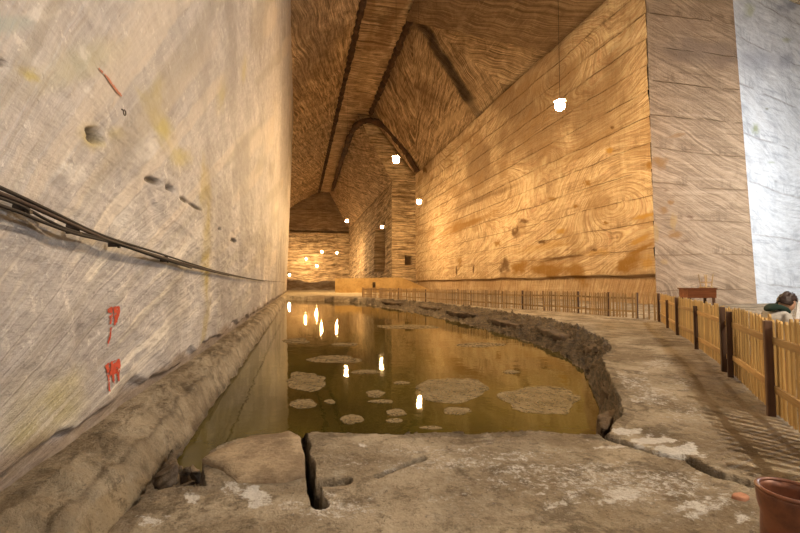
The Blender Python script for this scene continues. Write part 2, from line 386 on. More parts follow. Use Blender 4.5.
# ------------------------------------------------------------------ right wall
def right_wall():
    ys = C1.y+(YB+.3-C1.y)*lin(0, 1, 640)**1.35; zs = lin(-.6, ZC+.2, 330)
    Y, Z = np.meshgrid(ys, zs, indexing='ij')
    X = np.full_like(Y, XR)
    zz = Z+fbm(Y, Z, .25, 2, 5)*.25
    lev = (zz-2.2)/1.95
    step = (lev-np.floor(lev))
    X = X-.10*step*(Z > 2.2)+fbm(Y, Z, .5, 4, 1)*.25+fbm(Y, Z*.3, 3, 3, 2)*.06
    X = X+.45*(1-sstep(2.05, 2.25, zz))                     # undercut foot
    # corner edge leans a little with height, as the pillar does
    lean = (C1T.y-C1.y)/C1T.z
    Y2 = Y+np.clip(Z, 0, None)*lean*(1-(Y-C1.y)/(YB-C1.y))
    # folded strata: hinge arches
    bed = Z*.9+Y*.30+fbm(Y, Z, .08, 3, 11)*4
    for (px, py, sg, sz, amp) in ((600, 165, 1, 4.0, 6), (612, 205, 1, 3.2, 5), (545, 150, 1, 6, 5), (650, 285, 1, 2.2, 3), (500, 190, -1, 6, 3), (560, 70, 1, 6, 6), (455, 120, -1, 9, 5)):
        c = onplane(px, py, (XR, 0, 0), (1, 0, 0)); d = np.sqrt(((Y-c.y)*.62)**2+((Z-c.z))**2)
        k = np.exp(-(d/sz)**2); bed = bed*(1-k)+(c.z+d*1.3)*k
    bed += fbm(Y, Z, .6, 3, 12)*.5
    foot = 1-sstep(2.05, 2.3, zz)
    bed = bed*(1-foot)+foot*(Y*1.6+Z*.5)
    paint = np.zeros(Y.shape+(4,))
    eu, ev = Vector((0, 1, 0)), Vector((0, 0, 1)); p0 = (XR, 0, 0); n = (1, 0, 0)
    O1, O2, O3 = (.33, .18, .045), (.52, .31, .08), (.15, .08, .03)
    def B(px, py, rx, ry, col, a=.8, ang=0, soft=.7, wob=.5, sd=0):
        over(paint, min(1, a*1.3)*blob_mask(Y, Z, plane_blob(p0, n, eu, ev, px, py, rx, ry, ang), soft, wob*1.3, sd), col)
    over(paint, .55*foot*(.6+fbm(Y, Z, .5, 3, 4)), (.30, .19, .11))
    over(paint, .7*sstep(-.02, .22, fbm(Y, Z, .13, 5, 31))*sstep(9, 18, Z), (.25, .155, .08)); over(paint, .5*sstep(.06, .24, fbm(Y*.5, Z, .5, 5, 33)), (.36, .225, .105))
    for i, a in enumerate(((560, 258, 30, 3, O3, .8, -.12), (545, 268, 20, 11, O1, .75, 0), (575, 272, 12, 14, O1, .7, 0), (505, 266, 7, 9, O3, .7, 0), (520, 266, 9, 9, O1, .8, 0),
            (628, 262, 15, 9, O1, .95, -.5), (640, 250, 15, 4, O1, .95, -.45), (622, 268, 9, 7, O1, .95, 0), (645, 216, 14, 3, O2, .8, -.2), (640, 240, 12, 3, O2, .7, -.5),
            (516, 233, 4, 8, O3, .75, 0), (470, 222, 30, 5, O1, .6, -.35), (458, 228, 22, 4, O1, .5, -.35), (588, 183, 4, 4, O1, .9, 0), (577, 206, 4, 2.5, O1, .8, 0), (611, 150, 5, 3, O2, .8, 0),
            (543, 242, 4, 3, O3, .8, 0), (560, 231, 6, 3, O2, .7, 0), (606, 223, 3, 2, O1, .8, 0), (525, 221, 5, 3, O3, .7, 0), (498, 243, 4, 4, O1, .7, 0), (553, 199, 5, 2.5, O1, .6, 0),
            (613, 127, 2.2, 2, O3, .9, 0), (540, 247, 30, 5, O2, .35, -.2), (470, 118, 5, 9, O3, .7, 0.2), (476, 113, 3, 8, O3, .7, .2), (425, 170, 2.5, 4, O3, .8, 0), (600, 252, 14, 4, O2, .4, -.2),
            (460, 262, 3, 6, O1, .6, 0), (595, 250, 3, 2, O3, .8, 0), (650, 165, 5, 5, O1, .7, 0), (648, 262, 7, 8, O2, .6, 0), (480, 200, 40, 3, O3, .45, -.42))):
        B(*a, sd=i)
    for px, y0, y1 in ((457, 265, 276), (474, 264, 274)):
        B(px, (y0+y1)/2, .8, (y1-y0)/2, O3, .8, 0, .3, .1)
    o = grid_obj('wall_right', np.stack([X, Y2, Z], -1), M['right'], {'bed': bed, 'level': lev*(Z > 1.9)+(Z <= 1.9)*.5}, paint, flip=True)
    tag(o, 'tall warm lit salt wall with folded bands and rust stains', 'wall', kind='structure')
right_wall()

# ------------------------------------------------------------------ the pillar face and pale wall to the right
def ruled(a0, a1, b0, b1, n, m):
    u = lin(0, 1, n)[:, None, None]; v = lin(0, 1, m)[None, :, None]
    a0, a1, b0, b1 = (np.array(p)[None, None, :] for p in (a0, a1, b0, b1))
    return (a0*(1-u)+b0*u)*(1-v)+(a1*(1-u)+b1*u)*v, u[..., 0], v[..., 0]
def up(p, t, z):                                             # point on the leaning edge at height z
    k = z/t.z; return (p.x+(t.x-p.x)*k, p.y+(t.y-p.y)*k, z)
def pillar():
    P, u, v = ruled(up(C1, C1T, -.6), up(C1, C1T, ZC+2), up(C2, C2T, -.6), up(C2, C2T, ZC+2), 300, 420)
    X, Y, Z = P[..., 0], P[..., 1], P[..., 2]; U = u*7.5+0*Z
    dn = fbm(U, Z, .5, 4, 21)*.18; edge = np.minimum(1, 20*u*(1-u))+0*Z
    P[..., 1] += dn*edge
    over_ = np.zeros(Z.shape+(4,))
    eu = Vector((C2.x-C1.x, C2.y-C1.y, 0)).normalized(); ev = Vector((0, 0, 1)); nn = eu.cross(ev)
    Uw = (X-C1.x)*eu.x+(Y-C1.y)*eu.y
    O1, O2, O3 = (.30, .15, .05), (.45, .27, .09), (.16, .085, .045)
    def B(px, py, rx, ry, col, a=.8, ang=0, sd=0):
        over(over_, a*blob_mask(Uw, Z, plane_blob((C1.x, C1.y, 0), nn, eu, ev, px, py, rx, ry, ang), .7, .5, sd), col)
    for i, a in enumerate(((663, 163, 7, 9, O1, .8, .2), (657, 160, 8, 5, O1, .8, 0), (671, 202, 4, 3, O1, .9, 0), (664, 210, 5, 4, O1, .8, 0), (674, 235, 9, 4.5, O1, .9, -.1), (691, 217, 4, 2, O3, .9, .1),
            (674, 222, 4, 8, O2, .6, 0), (678, 135, 10, 2.5, O1, .6, -.2), (685, 241, 7, 1.5, O3, .6, 0), (665, 262, 4, 3, O2, .5, 0), (656, 232, 4, 12, O2, .6, 0), (667, 190, 3, 1.5, O3, .6, 0),
            (700, 50, 42, 15, (.27, .19, .135), .75, 0), (680, 55, 18, 9, (.22, .15, .10), .6, .1), (725, 62, 15, 7, (.25, .17, .12), .5, 0), (690, 24, 20, 9, (.3, .2, .13), .5, 0))):
        B(*a, sd=40+i)
    bed = Z*1.0+Uw*.42+fbm(Uw, Z, .12, 3, 22)*2+fbm(Uw, Z, .7, 3, 23)*.25
    c = onplane(655, 292, (C1.x, C1.y, 0), nn); uc = (c-C1).dot(eu)
    d = np.sqrt((Uw-uc)**2*.8+(Z-c.z)**2*1.4); k = np.exp(-(d/2.4)**2); bed = bed*(1-k)+k*(c.z+d*1.8)
    o = grid_obj('wall_pillar', P, M['pillar'], {'bed': bed, 'level': (Z+.12*Uw*0+fbm(Uw, Z, .2, 2, 3)*.35-1.1)/2.6}, over_)
    tag(o, 'brown banded salt pillar face between the orange wall and the white wall', 'wall', kind='structure')
    # pale face going back to the right
    D = AT(930, 284, 44); e0 = up(C2, C2T, -.6); e1 = up(C2, C2T, ZC+2)
    P, u, v = ruled(e0, e1, (D.x, D.y, -.6), (D.x, D.y, ZC+2), 320, 320)
    L = (Vector((D.x, D.y, 0))-C2).length; Z = P[..., 2]; U = u*L+0*Z
    P[..., 1] += fbm(U, Z, .4, 4, 25)*.3*np.minimum(1, 20*u*(1-u))
    paint = np.zeros(Z.shape+(4,))
    eu = (Vector((D.x, D.y, 0))-Vector((C2.x, C2.y, 0))).normalized(); nn = eu.cross(ev); Uw = (P[..., 0]-C2.x)*eu.x+(P[..., 1]-C2.y)*eu.y
    for i, (px, py, rx, ry, col, a) in enumerate(((770, 57, 28, 13, (.36, .36, .40), .5), (790, 60, 8, 8, (.28, .28, .33), .5), (755, 8, 7, 8, (.45, .47, .25), .6), (759, 128, 3.5, 6, (.30, .32, .16), .8), (770, 108, 2.5, 1.5, (.2, .2, .12), .8),
            (790, 38, 6, 3, (.45, .45, .25), .6), (773, 162, 4, 1.3, (.35, .38, .25), .7), (778, 181, 2, 1.3, (.3, .3, .3), .7), (795, 3, 12, 8, (.2, .2, .25), .7), (740, 120, 3, 60, (.5, .5, .36), .3))):
        over(paint, a*blob_mask(Uw, Z, plane_blob((C2.x, C2.y, 0), nn, eu, ev, px, py, rx, ry), .8, .5, 60+i), col)
    bed = Z*.8+Uw*.25+fbm(Uw, Z, .12, 3, 26)*3
    o = grid_obj('wall_pale', P, M['white'], {'bed': bed, 'level': (Z+.06*Uw+fbm(Uw, Z, .2, 2, 3)*.4-1.6)/3.9}, paint)
    tag(o, 'white salt wall in cool light going back on the right', 'wall', kind='structure')
pillar()

# ------------------------------------------------------------------ left wall
def leftX(Y, Z):
    X = XL+LEAN*Z+fbm(Y, Z, .35, 4, 71)*.10+fbm(Y, Z, 2.2, 4, 72)*.05+fbm(Y*.4+Z, Z-Y*.2, 3.5, 3, 73)*.03
    X = X+fbm(Y, Z, 6, 3, 77)*.014*(Y < 12)
    return X-.10*(1-sstep(.16, .26, Z+fbm(Y, Z, 1.5, 3, 75)*.35))          # ragged undercut at the foot
def left_wall():
    ys = np.concatenate([lin(-24, 1.2, 40)[:-1], 1.2+(74-1.2)*(np.exp(lin(0, 3.6, 620))-1)/(math.exp(3.6)-1)])
    zs = np.concatenate([-.9+lin(0, 1, 330)[:-1]**1.15*7.0, lin(6.1, H+8, 200)])
    Y, Z = np.meshgrid(ys, zs, indexing='ij')
    X = leftX(Y, Z)
    p0 = (XL+.05, 0, 1.5); n = Vector((1, 0, -LEAN)).normalized(); eu = Vector((0, 1, 0)); ev = Vector((0, 0, 1))
    V = Z-1.5
    paint = np.zeros(Y.shape+(4,))
    def fr(*a): return plane_blob(p0, n, eu, ev, *a)
    # hollows broken in the face
    dents = ((96, 136, 11, 8, .8, .10), (155, 181, 7, 4, .35, .07), (170, 188, 5, 3.2, .5, .07), (185, 200, 6, 2.4, .6, .05), (196, 207, 7, 1.6, .6, .04), (235, 241, 4, 2, .6, .1), (220, 229, 1.6, 1.6, 0, .06), (2, 63, 9, 4, .3, .05))
    Y1, O1 = (.43, .36, .13), (.36, .28, .09)
    for i, (px, py, rx, ry, ang, a, col) in enumerate(((207, 255, 5, 62, .03, .55, O1), (206, 190, 6, 30, 0, .55, O1), (165, 130, 10, 34, -.45, .5, Y1), (158, 92, 9, 22, .2, .4, Y1), (182, 160, 11, 14, .3, .35, Y1), (222, 95, 5, 22, .1, .35, Y1),
            (245, 70, 4, 16, .1, .3, Y1), (30, 75, 14, 8, .5, .5, Y1), (205, 330, 3, 40, .2, .35, O1), (93, 137, 17, 13, .7, .6, (.45, .37, .16)), (60, 400, 40, 30, -.8, .45, (.40, .35, .18)), (30, 440, 30, 25, -.8, .5, (.36, .32, .17)),
            (90, 60, 45, 20, -.4, .3, (.40, .38, .25)), (120, 135, 10, 10, 0, .4, (.50, .42, .22)), (10, 25, 30, 12, 0, .3, (.28, .36, .34)))):
        over(paint, min(1, a*1.8)*blob_mask(Y, V, fr(px, py, rx, ry, ang), .9, .4, 80+i), col)
    for i, (px, py, rx, ry) in enumerate(((148, 150, 12, 14), (80, 175, 14, 12), (40, 15, 14, 8), (88, 90, 4, 4), (65, 165, 7, 12), (170, 250, 9, 14), (125, 215, 10, 18), (60, 12, 8, 5), (15, 185, 5, 4), (85, 55, 5, 8))):
        over(paint, .5*blob_mask(Y, V, fr(px, py, rx, ry), .8, 1.1, 110+i), (.70, .67, .62))
    # raking scratches: fan out from the foot of the wall
    ang = np.arctan2(Z+.4, np.maximum(Y-1.5, .3)); rad = np.hypot(Z+.4, Y-1.5)
    scr = vnoise(ang*55+fbm(Y, Z, .5, 2, 91)*2.5, rad*.35+3); scr2 = vnoise(ang*130+7, rad*.5)
    low = 1-sstep(1.5, 3.2, Z+.25*Y*0); m = (sstep(.66, .82, scr)*low*.65+sstep(.72, .88, scr2)*.45*low)*sstep(-.12, .08, fbm(Y, Z, .9, 3, 96))
    over(paint, m*(Y > 2.5), (.74, .68, .58))
    over(paint, .35*sstep(.66, .82, vnoise(ang*24+40, rad*.12))*(Z > 1.8), (.64, .54, .42))
    over(paint, .45*sstep(.60, .8, vnoise(ang*31+90, rad*.15)), (.27, .24, .19)); over(paint, .6*sstep(-.05, .2, fbm(Y, Z, .5, 5, 95))*(Z < 9), (.25, .225, .205))
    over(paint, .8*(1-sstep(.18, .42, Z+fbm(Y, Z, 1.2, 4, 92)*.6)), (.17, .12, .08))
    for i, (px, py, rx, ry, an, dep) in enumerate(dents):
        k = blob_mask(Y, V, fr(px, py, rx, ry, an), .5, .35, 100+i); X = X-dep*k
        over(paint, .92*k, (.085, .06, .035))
    bed = ang*7+fbm(Y, Z, .3, 3, 93)*.5
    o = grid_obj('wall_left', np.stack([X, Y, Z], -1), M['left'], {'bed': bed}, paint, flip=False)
    tag(o, 'grey salt wall close on the left with scratches and yellow stains', 'wall', kind='structure')
    # its far end face and the deeper left side of the chamber
    P, u, v = ruled((XL-.2, 73.8, -.9), (XL-.2+LEAN*H, 73.8, H+8), (-12, 73.8, -.9), (-12, 73.8, H+8), 20, 60)
    tag(grid_obj('wall_left_end', P, M['far'], {'bed': P[..., 2]}, np.zeros(P.shape[:2]+(4,))), 'far end face of the left wall', 'wall', kind='structure')
    P, u, v = ruled((-12, 73, -.9), (-12, 73, H), (-12, YE+1, -.9), (-12, YE+1, H), 60, 60)
    tag(grid_obj('wall_left_far', P, M['far'], {'bed': P[..., 2]}, np.zeros(P.shape[:2]+(4,)), flip=True), 'deep left side of the far chamber', 'wall', kind='structure')
left_wall()
PWL = (XL+.05, 0, 1.5); NWL = Vector((1, 0, -LEAN)).normalized()
def WL(px, py, off=0.0): return onplane(px, py, PWL, NWL)+Vector((off, 0, 0))

# ------------------------------------------------------------------ roof: flat strip, left slope, right slope
def roof():
    ys = np.concatenate([lin(-30, 20, 60)[:-1], lin(20, YE+1, 420)])
    def strip(name, x0, z0, x1, z1, y0, y1, nb, bedf, lab, seed, disp=.5, flip=False, paintf=None, edgef=None, wid=None):
        yy = ys[(ys >= y0) & (ys <= y1)]; yy = np.concatenate([[y0], yy, [y1]])
        s = lin(0, 1, nb); Yg, S = np.meshgrid(yy, s, indexing='ij')
        L = math.hypot(x1-x0, z1-z0); nx, nz = (z1-z0)/L, -(x1-x0)/L
        d = fbm(Yg, S*L, .15, 4, seed)*disp*np.minimum(1, 12*S*(1-S))
        X = x0+(x1-x0)*S+nx*d; Z = z0+(z1-z0)*S+nz*d
        paint = np.zeros(Yg.shape+(4,))
        if paintf: X, Z = paintf(Yg, S*L, X, Z, paint, nx, nz)
        o = grid_obj(name, np.stack([X, Yg, Z], -1), M['roof'], {'bed': bedf(Yg, S*L)+fbm(Yg, S*L, .2, 3, seed+1)*1.2}, paint, flip=flip)
        tag(o, lab, 'ceiling', kind='structure')
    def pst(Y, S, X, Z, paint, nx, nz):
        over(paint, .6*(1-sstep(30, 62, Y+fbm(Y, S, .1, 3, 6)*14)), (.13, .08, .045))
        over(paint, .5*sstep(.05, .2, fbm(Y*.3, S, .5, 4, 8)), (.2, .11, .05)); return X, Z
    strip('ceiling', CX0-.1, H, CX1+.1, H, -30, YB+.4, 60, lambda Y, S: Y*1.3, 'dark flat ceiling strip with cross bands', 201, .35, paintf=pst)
    strip('ceiling_far', CX0-.1, H, CX2+.1, H, YB, YE+1, 40, lambda Y, S: Y*.9, 'flat ceiling strip of the far chamber', 211, .35, paintf=None)
    # left slope
    def pls(Y, S, X, Z, paint, nx, nz):
        over(paint, .55*sstep(.0, .25, fbm(Y, S, .12, 4, 9)), (.14, .09, .05))
        k = .7*np.exp(-((Y-40)/9.)**2)*sstep(4, 9, S); over(paint, k, (.17, .13, .10)); return X, Z
    strip('ceiling_left_slope', CX0, H, -12.5, 25.0, -30, YE+1, 140, lambda Y, S: S*1.1+Y*.25, 'left roof slope above the pool', 221, .8, flip=True, paintf=pls)
    # right slope with the zigzag gable and diamond
    x0, z0, x1, z1 = CX1, H, XR+.1, ZC; L = math.hypot(x1-x0, z1-z0)
    es = Vector((x1-x0, 0, z1-z0)).normalized(); ey = Vector((0, 1, 0)); nn = es.cross(ey)
    def uv(px, py):
        q = onplane(px, py, (x0, 0, z0), nn)-Vector((x0, 0, z0)); return (q.y, q.dot(es))
    def lmask(Y, S, pa, pb, wdt):
        a, b = np.array(uv(*pa)), np.array(uv(*pb)); d = b-a; l = np.hypot(*d); d /= l
        t = (Y-a[0])*d[0]+(S-a[1])*d[1]; dd = (Y-a[0])*(-d[1])+(S-a[1])*d[0]
        return dd, t/l, np.exp(-((dd+fbm(Y, S, .5, 3, 12)*1.0)/wdt)**2)*(t > -.5)*(t < l+.5)
    A, B_, C_ = (416, 22), (531, 47), (468, 104)
    sg = lmask(np.array([[uv(470, 60)[0]]]), np.array([[uv(470, 60)[1]]]), A, C_, 1)[0][0, 0]
    def prs(Y, S, X, Z, paint, nx, nz):
        d1, t1, m1 = lmask(Y, S, A, C_, .6); d2, t2, m2 = lmask(Y, S, A, B_, .7)
        sg2 = lmask(np.array([[uv(470, 60)[0]]]), np.array([[uv(470, 60)[1]]]), A, B_, 1)[0][0, 0]
        ins = sstep(-.2, .4, d1*np.sign(sg))*sstep(-.2, .4, d2*np.sign(sg2))          # the gable facet
        dep = .9*ins
        above = sstep(-.2, .6, -d2*np.sign(sg2))
        X = X-nx*(dep-1.0*above); Z = Z-nz*(dep-1.0*above)
        over(paint, .95*m1, (.045, .028, .016)); over(paint, .6*m2, (.10, .06, .03))
        over(paint, .55*above*(1-ins), (.17, .10, .05))
        dg, _, m3 = lmask(Y, S, (405, 78), (436, 100), .35); over(paint, .5*m3, (.15, .08, .04))
        dg, _, m3 = lmask(Y, S, (470, 106), (434, 134), .6); over(paint, .6*m3, (.62, .46, .28))
        over(paint, .45*sstep(.05, .25, fbm(Y, S, .18, 4, 14))*(1-ins), (.2, .12, .06))
        over(paint, .6*np.exp(-(S/1.6)**2), (.13, .075, .04))
        over(paint, .7*np.exp(-((L-S)/.5)**2), (.12, .07, .035))
        return X, Z
    def bed(Y, S):
        zig = np.abs(((S*.8+Y*.05) % 2.2)-1.1)*1.5
        d1, t1, _ = lmask(Y, S, A, C_, .9); d2, t2, _ = lmask(Y, S, A, B_, .7)
        ins = sstep(-.2, .4, d1*np.sign(sg))
        chev = np.abs(Y-S*2-uv(415, 128)[0]+uv(415, 128)[1]*2)*.35
        return (1-ins)*(chev+S*.5)+ins*(np.minimum(np.abs(d1), np.abs(d2)*1.1)*2.2+zig*.35)
    strip('ceiling_right_slope', x0, z0, x1, z1, -30, YB+.4, 150, bed, 'right roof slope with zigzag banded gable', 231, .3, flip=False, paintf=prs)
    # far chamber right side: slope, wall and the step between the two chambers
    XF = 19.6; ZF = 23.8
    strip('ceiling_far_slope', CX2, H, XF, ZF, YB, YE+1, 70, lambda Y, S: S*.9+Y*.4, 'arched right slope of the far chamber', 241, .5, flip=False)
    yy = lin(YB, YE+1, 160); zz = lin(-.5, ZF+.1, 90); Y, Z = np.meshgrid(yy, zz, indexing='ij')
    X = XF+fbm(Y, Z, .3, 4, 251)*.4
    rec = sstep(91.5, 92, Y)*(1-sstep(103.5, 104, Y))*(1-sstep(16, 16.4, Z))*sstep(4.5, 4.7, Z)      # tall recess
    X = X+rec*2.5
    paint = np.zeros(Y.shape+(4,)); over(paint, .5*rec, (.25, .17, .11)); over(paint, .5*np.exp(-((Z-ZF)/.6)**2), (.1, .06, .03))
    tag(grid_obj('wall_far_right', np.stack([X, Y, Z], -1), M['far'], {'bed': Z*1.3+Y*.1}, paint, flip=True), 'right wall of the far chamber with a tall dark recess', 'wall', kind='structure')
    # step face at YB
    bm = []
    n = 40; top = []
    s = lin(0, 1, n); v = lin(0, 1, 120); S, V = np.meshgrid(s, v, indexing='ij')
    X = XF+(XR+.6-XF)*S; zt = ZF+(ZC+.2-ZF)*S
    Z = -.5+(zt+.5)*V; Y = YB+fbm(X, Z, .3, 4, 261)*.3
    hole = ((X > 22.6) & (X < 24.3) & (Z > 5.6) & (Z < 7.6)).astype(float); Y = Y+hole*1.5
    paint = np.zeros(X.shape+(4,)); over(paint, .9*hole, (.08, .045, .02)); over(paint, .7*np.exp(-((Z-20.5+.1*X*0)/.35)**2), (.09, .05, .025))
    tag(grid_obj('wall_step', np.stack([X, Y, Z], -1), M['far'], {'bed': Z*1.6+fbm(X, Z, .3, 3, 262)}, paint, flip=True), 'step face between near and far chambers with square hole', 'wall', kind='structure')
    # arched face closing between the two roof slopes
    ct = lin(0, 1, 50)
    lo = np.stack([CX2+(XF-CX2)*ct, np.full(50, YB), H+(ZF-H)*ct], -1)
    xa = CX2+(XR+.2-CX2)*ct; hi = np.stack([xa, np.full(50, YB), np.where(xa < CX1, H+.1, H+(ZC-H)*(xa-CX1)/(XR-CX1))+.15], -1)
    v = lin(0, 1, 24)[None, :, None]; P = lo[:, None, :]*(1-v)+hi[:, None, :]*v
    P[..., 1] += fbm(P[..., 0], P[..., 2], .4, 3, 265)*.3
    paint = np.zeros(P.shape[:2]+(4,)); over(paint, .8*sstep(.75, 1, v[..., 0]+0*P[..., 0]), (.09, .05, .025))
    tag(grid_obj('wall_arch', P, M['far'], {'bed': P[..., 2]*1.2}, paint), 'dark edged arch face where the chamber narrows', 'wall', kind='structure')
    # end wall
    xx = lin(-12.5, XF+.5, 160); zz = lin(-.5, H+.2, 160); X, Z = np.meshgrid(xx, zz, indexing='ij')
    Y = YE+fbm(X*.4, Z, .25, 4, 271)*1.2-.35*np.floor(Z/3.2)*0
    Y = Y-1.6*(1-sstep(21.5, 22, Z))
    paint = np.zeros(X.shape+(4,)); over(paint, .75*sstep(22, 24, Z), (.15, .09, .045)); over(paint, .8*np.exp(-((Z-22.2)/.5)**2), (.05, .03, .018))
    tag(grid_obj('wall_end', np.stack([X, Y, Z], -1), M['far'], {'bed': Z*1.1+fbm(X, Z, .15, 3, 272)*2}, paint, flip=True), 'banded end wall of the far chamber', 'wall', kind='structure')
roof()

# rough dark lips along the two roof edges, notched like teeth
def lip(name, x, y0, y1, seed, lab):
    ys = np.arange(y0, y1, .22); n = len(ys); k = 9
    a = lin(0, PI, k); P = np.zeros((n, k, 3))
    tooth = .55+.25*(np.floor(ys/.9) % 2)+vnoise(ys*1.3, ys*0+seed)*.35
    P[..., 0] = x+np.cos(a)[None]*tooth[:, None]*.55; P[..., 1] = ys[:, None]; P[..., 2] = H+.2-np.sin(a)[None]*tooth[:, None]*1.1
    tag(grid_obj(name, P, M['edge'], smooth=False), lab, 'trim', kind='structure')
lip('trim_1', CX0, -10, YE, 1, 'dark toothed lip along the left roof edge')
lip('trim_2', CX1, -10, YB-1.5, 2, 'dark toothed lip along the right roof edge')

def arch_lip():
    pts = [AT(*p) for p in ((417, 171, 83), (407, 154, 83), (396, 139, 83), (385, 127, 83), (372, 121, 83), (360, 123, 84), (351.5, 133, 88), (346, 148, 98), (340, 166, 115), (332.5, 190, 150))]
    Q = []
    for i in range(len(pts)-1):
        for k in range(8):
            t = k/8; p0, p1, p2, p3 = pts[max(i-1, 0)], pts[i], pts[i+1], pts[min(i+2, len(pts)-1)]
            Q.append(.5*((2*p1)+(-p0+p2)*t+(2*p0-5*p1+4*p2-p3)*t*t+(-p0+3*p1-3*p2+p3)*t**3)+Vector((random.uniform(-.1, .1), 0, random.uniform(-.12, .12))))
    Q.append(pts[-1])
    tag(MB().tube(Q, [random.uniform(.5, .75) for _ in Q], 7).build('trim_3', M['edge']), 'dark rounded arch edge where the chamber narrows', 'trim', kind='structure')
arch_lip()
# back of the cave (behind and right of the viewer)
def closing():
    def q(name, a0, a1, b0, b1, lab, n=20, m=20, flip=False):
        P, u, v = ruled(a0, a1, b0, b1, n, m)
        tag(grid_obj(name, P, M['far'], {'bed': P[..., 2]}, np.zeros(P.shape[:2]+(4,)), flip=flip), lab, 'wall', kind='structure')
    D = AT(930, 284, 44)
    q('wall_back', (-4, -24, -.9), (-4, -24, H), (60, -24, -.9), (60, -24, H), 'back wall of the chamber')
    q('wall_side', (60, -24, -.9), (60, -24, H), (D.x, D.y, -.9), (D.x, D.y, H), 'far side of the right gallery')
    q('ceiling_gallery', (XR, -24, ZC+.1), (60, -24, ZC+1.5), (XR, 40, ZC+.1), (60, 40, ZC+1.5), 'roof of the gallery on the right', flip=True)
closing()

# ================================================================== the ground, pool and banks
def poly_dist(X, Y, poly):
    """signed distance, positive inside"""
    d = np.full(X.shape, 1e9); ins = np.zeros(X.shape, bool); n = len(poly)
    for i in range(n):
        ax, ay = poly[i]; bx, by = poly[(i+1) % n]; ex, ey = bx-ax, by-ay
        t = np.clip(((X-ax)*ex+(Y-ay)*ey)/(ex*ex+ey*ey+1e-12), 0, 1)
        d = np.minimum(d, (X-ax-t*ex)**2+(Y-ay-t*ey)**2)
        c = ((ay > Y) != (by > Y)) & (X < (bx-ax)*(Y-ay)/(by-ay+1e-12)+ax); ins ^= c
    return np.sqrt(d)*np.where(ins, 1, -1)
def seg_dist(X, Y, pts):
    d = np.full(X.shape, 1e9)
    for (ax, ay), (bx, by) in zip(pts, pts[1:]):
        ex, ey = bx-ax, by-ay; t = np.clip(((X-ax)*ex+(Y-ay)*ey)/(ex*ex+ey*ey+1e-12), 0, 1)
        d = np.minimum(d, np.hypot(X-ax-t*ex, Y-ay-t*ey))
    return d
ZW = -.5
def gp(l, z=0): return [tuple(G(a, b, z)[:2]) for a, b in l]
YFAR = 52
Wpoly = gp([(354, 302.5), (380, 307), (420, 314), (460, 323), (500, 334), (530, 343), (560, 355), (580, 368), (591, 385), (597, 405), (599, 427)], ZW)
Rpoly = gp([(352, 297.5), (400, 299.5), (440, 303), (480, 308), (520, 314), (552, 319), (584, 329), (607, 340), (613, 349), (603, 355), (607, 372), (618, 392), (624, 408), (619, 424), (612, 435)])
near = gp([(602, 435), (575, 434), (540, 431), (500, 432), (450, 430), (400, 432), (350, 431), (316, 431), (303, 434), (285, 432), (240, 440), (212, 452)])
leftx_w = -1.30; leftx_r = -1.84
cn = tuple(G(196, 462)[:2])
Wpoly = Wpoly+[(x+0.03, y+.10) for x, y in near]+[(leftx_w, 5.0), (leftx_w, 20), (leftx_w-.05, YFAR)]
slabl = gp([(205, 470), (208, 489), (183, 489), (158, 494), (132, 508), (112, 532), (98, 560), (70, 620)])
Rpoly = Rpoly+near+slabl+[(leftx_r, slabl[-1][1]-.3), (leftx_r, YFAR+1.5)]
Tpoly = [(leftx_w, 5.2), (leftx_w+.02, 3.0), (leftx_w-.02, slabl[-1][1]-.2)]+[(x-.09, y+.03) for x, y in slabl[::-1]]+[(slabl[0][0], 4.6), (-1.0, 5.0)]
def HEIGHT(X, Y):
    wobx = fbm(X, Y, 2.0, 4, 301)*.22; woby = fbm(X, Y, 2.0, 4, 302)*.22
    nearf = 1-sstep(3.2, 4.6, np.hypot(X, Y))*.0
    dR = poly_dist(X+wobx*.5, Y+woby*.5, Rpoly); dW0 = poly_dist(X+wobx*.6, Y+woby*.6, Wpoly); dT = poly_dist(X+wobx*.5, Y+woby*.5, Tpoly)*(Y < 5.3)-9*(Y >= 5.3); dW = np.maximum(dW0, dT)
    t = np.clip(dR/(dR+np.maximum(-dW, 0)+1e-4), 0, 1)*(dR > 0)             # 0 at the rim, 1 at the water
    left = (X < -.9)
    k = 5.0; tt = t*k; ter = (np.floor(tt)+sstep(.55, .95, tt-np.floor(tt)))/k   # layered ledges
    prof = np.where(left, np.where(t < .62, t*.28, .174+(t-.62)*2.17), .25*t+.75*np.clip(ter+fbm(X, Y, 3, 3, 303)*.25, 0, 1))
    z = (ZW-.04)*prof*(dR > 0)
    z = np.where((dT > 0) & (dW0 <= 0), -.38+fbm(X, Y, 5, 4, 308)*.34-.05*sstep(0, .2, dT), z)
    deep = sstep(0, 1.2, dW0); z = np.where(dW0 > 0, ZW-.06-1.1*deep, z)
    land = dR <= 0
    mid = (~land) & (dW <= 0)
    wf = sstep(.2, .6, np.abs(dR)+np.abs(dW))*.95+.05
    z = z+mid*wf*(fbm(X, Y, 4, 4, 304)*np.where(left, .20, .20)+np.where(left, 0, 1)*(np.abs(fbm(X, Y, 7, 4, 307))-.08)*.5)
    z = z+land*(fbm(X, Y, .45, 4, 305)*.09+fbm(X, Y, 3.5, 4, 306)*.030)
    return z, dR, dW, t, land, mid, left
crack1 = gp([(302, 436), (304, 450), (309, 470), (314, 488), (320, 506)])
crack2 = gp([(379, 474), (395, 467), (410, 461), (422, 457)])
crack3 = gp([(606, 436), (625, 444), (645, 451), (668, 458), (690, 462)])
crack6 = gp([(688, 460), (705, 470), (722, 478), (742, 484), (765, 492), (800, 512)])
crack4 = gp([(306, 473), (290, 475), (275, 476)])
crack5 = gp([(316, 480), (330, 479), (345, 478)])
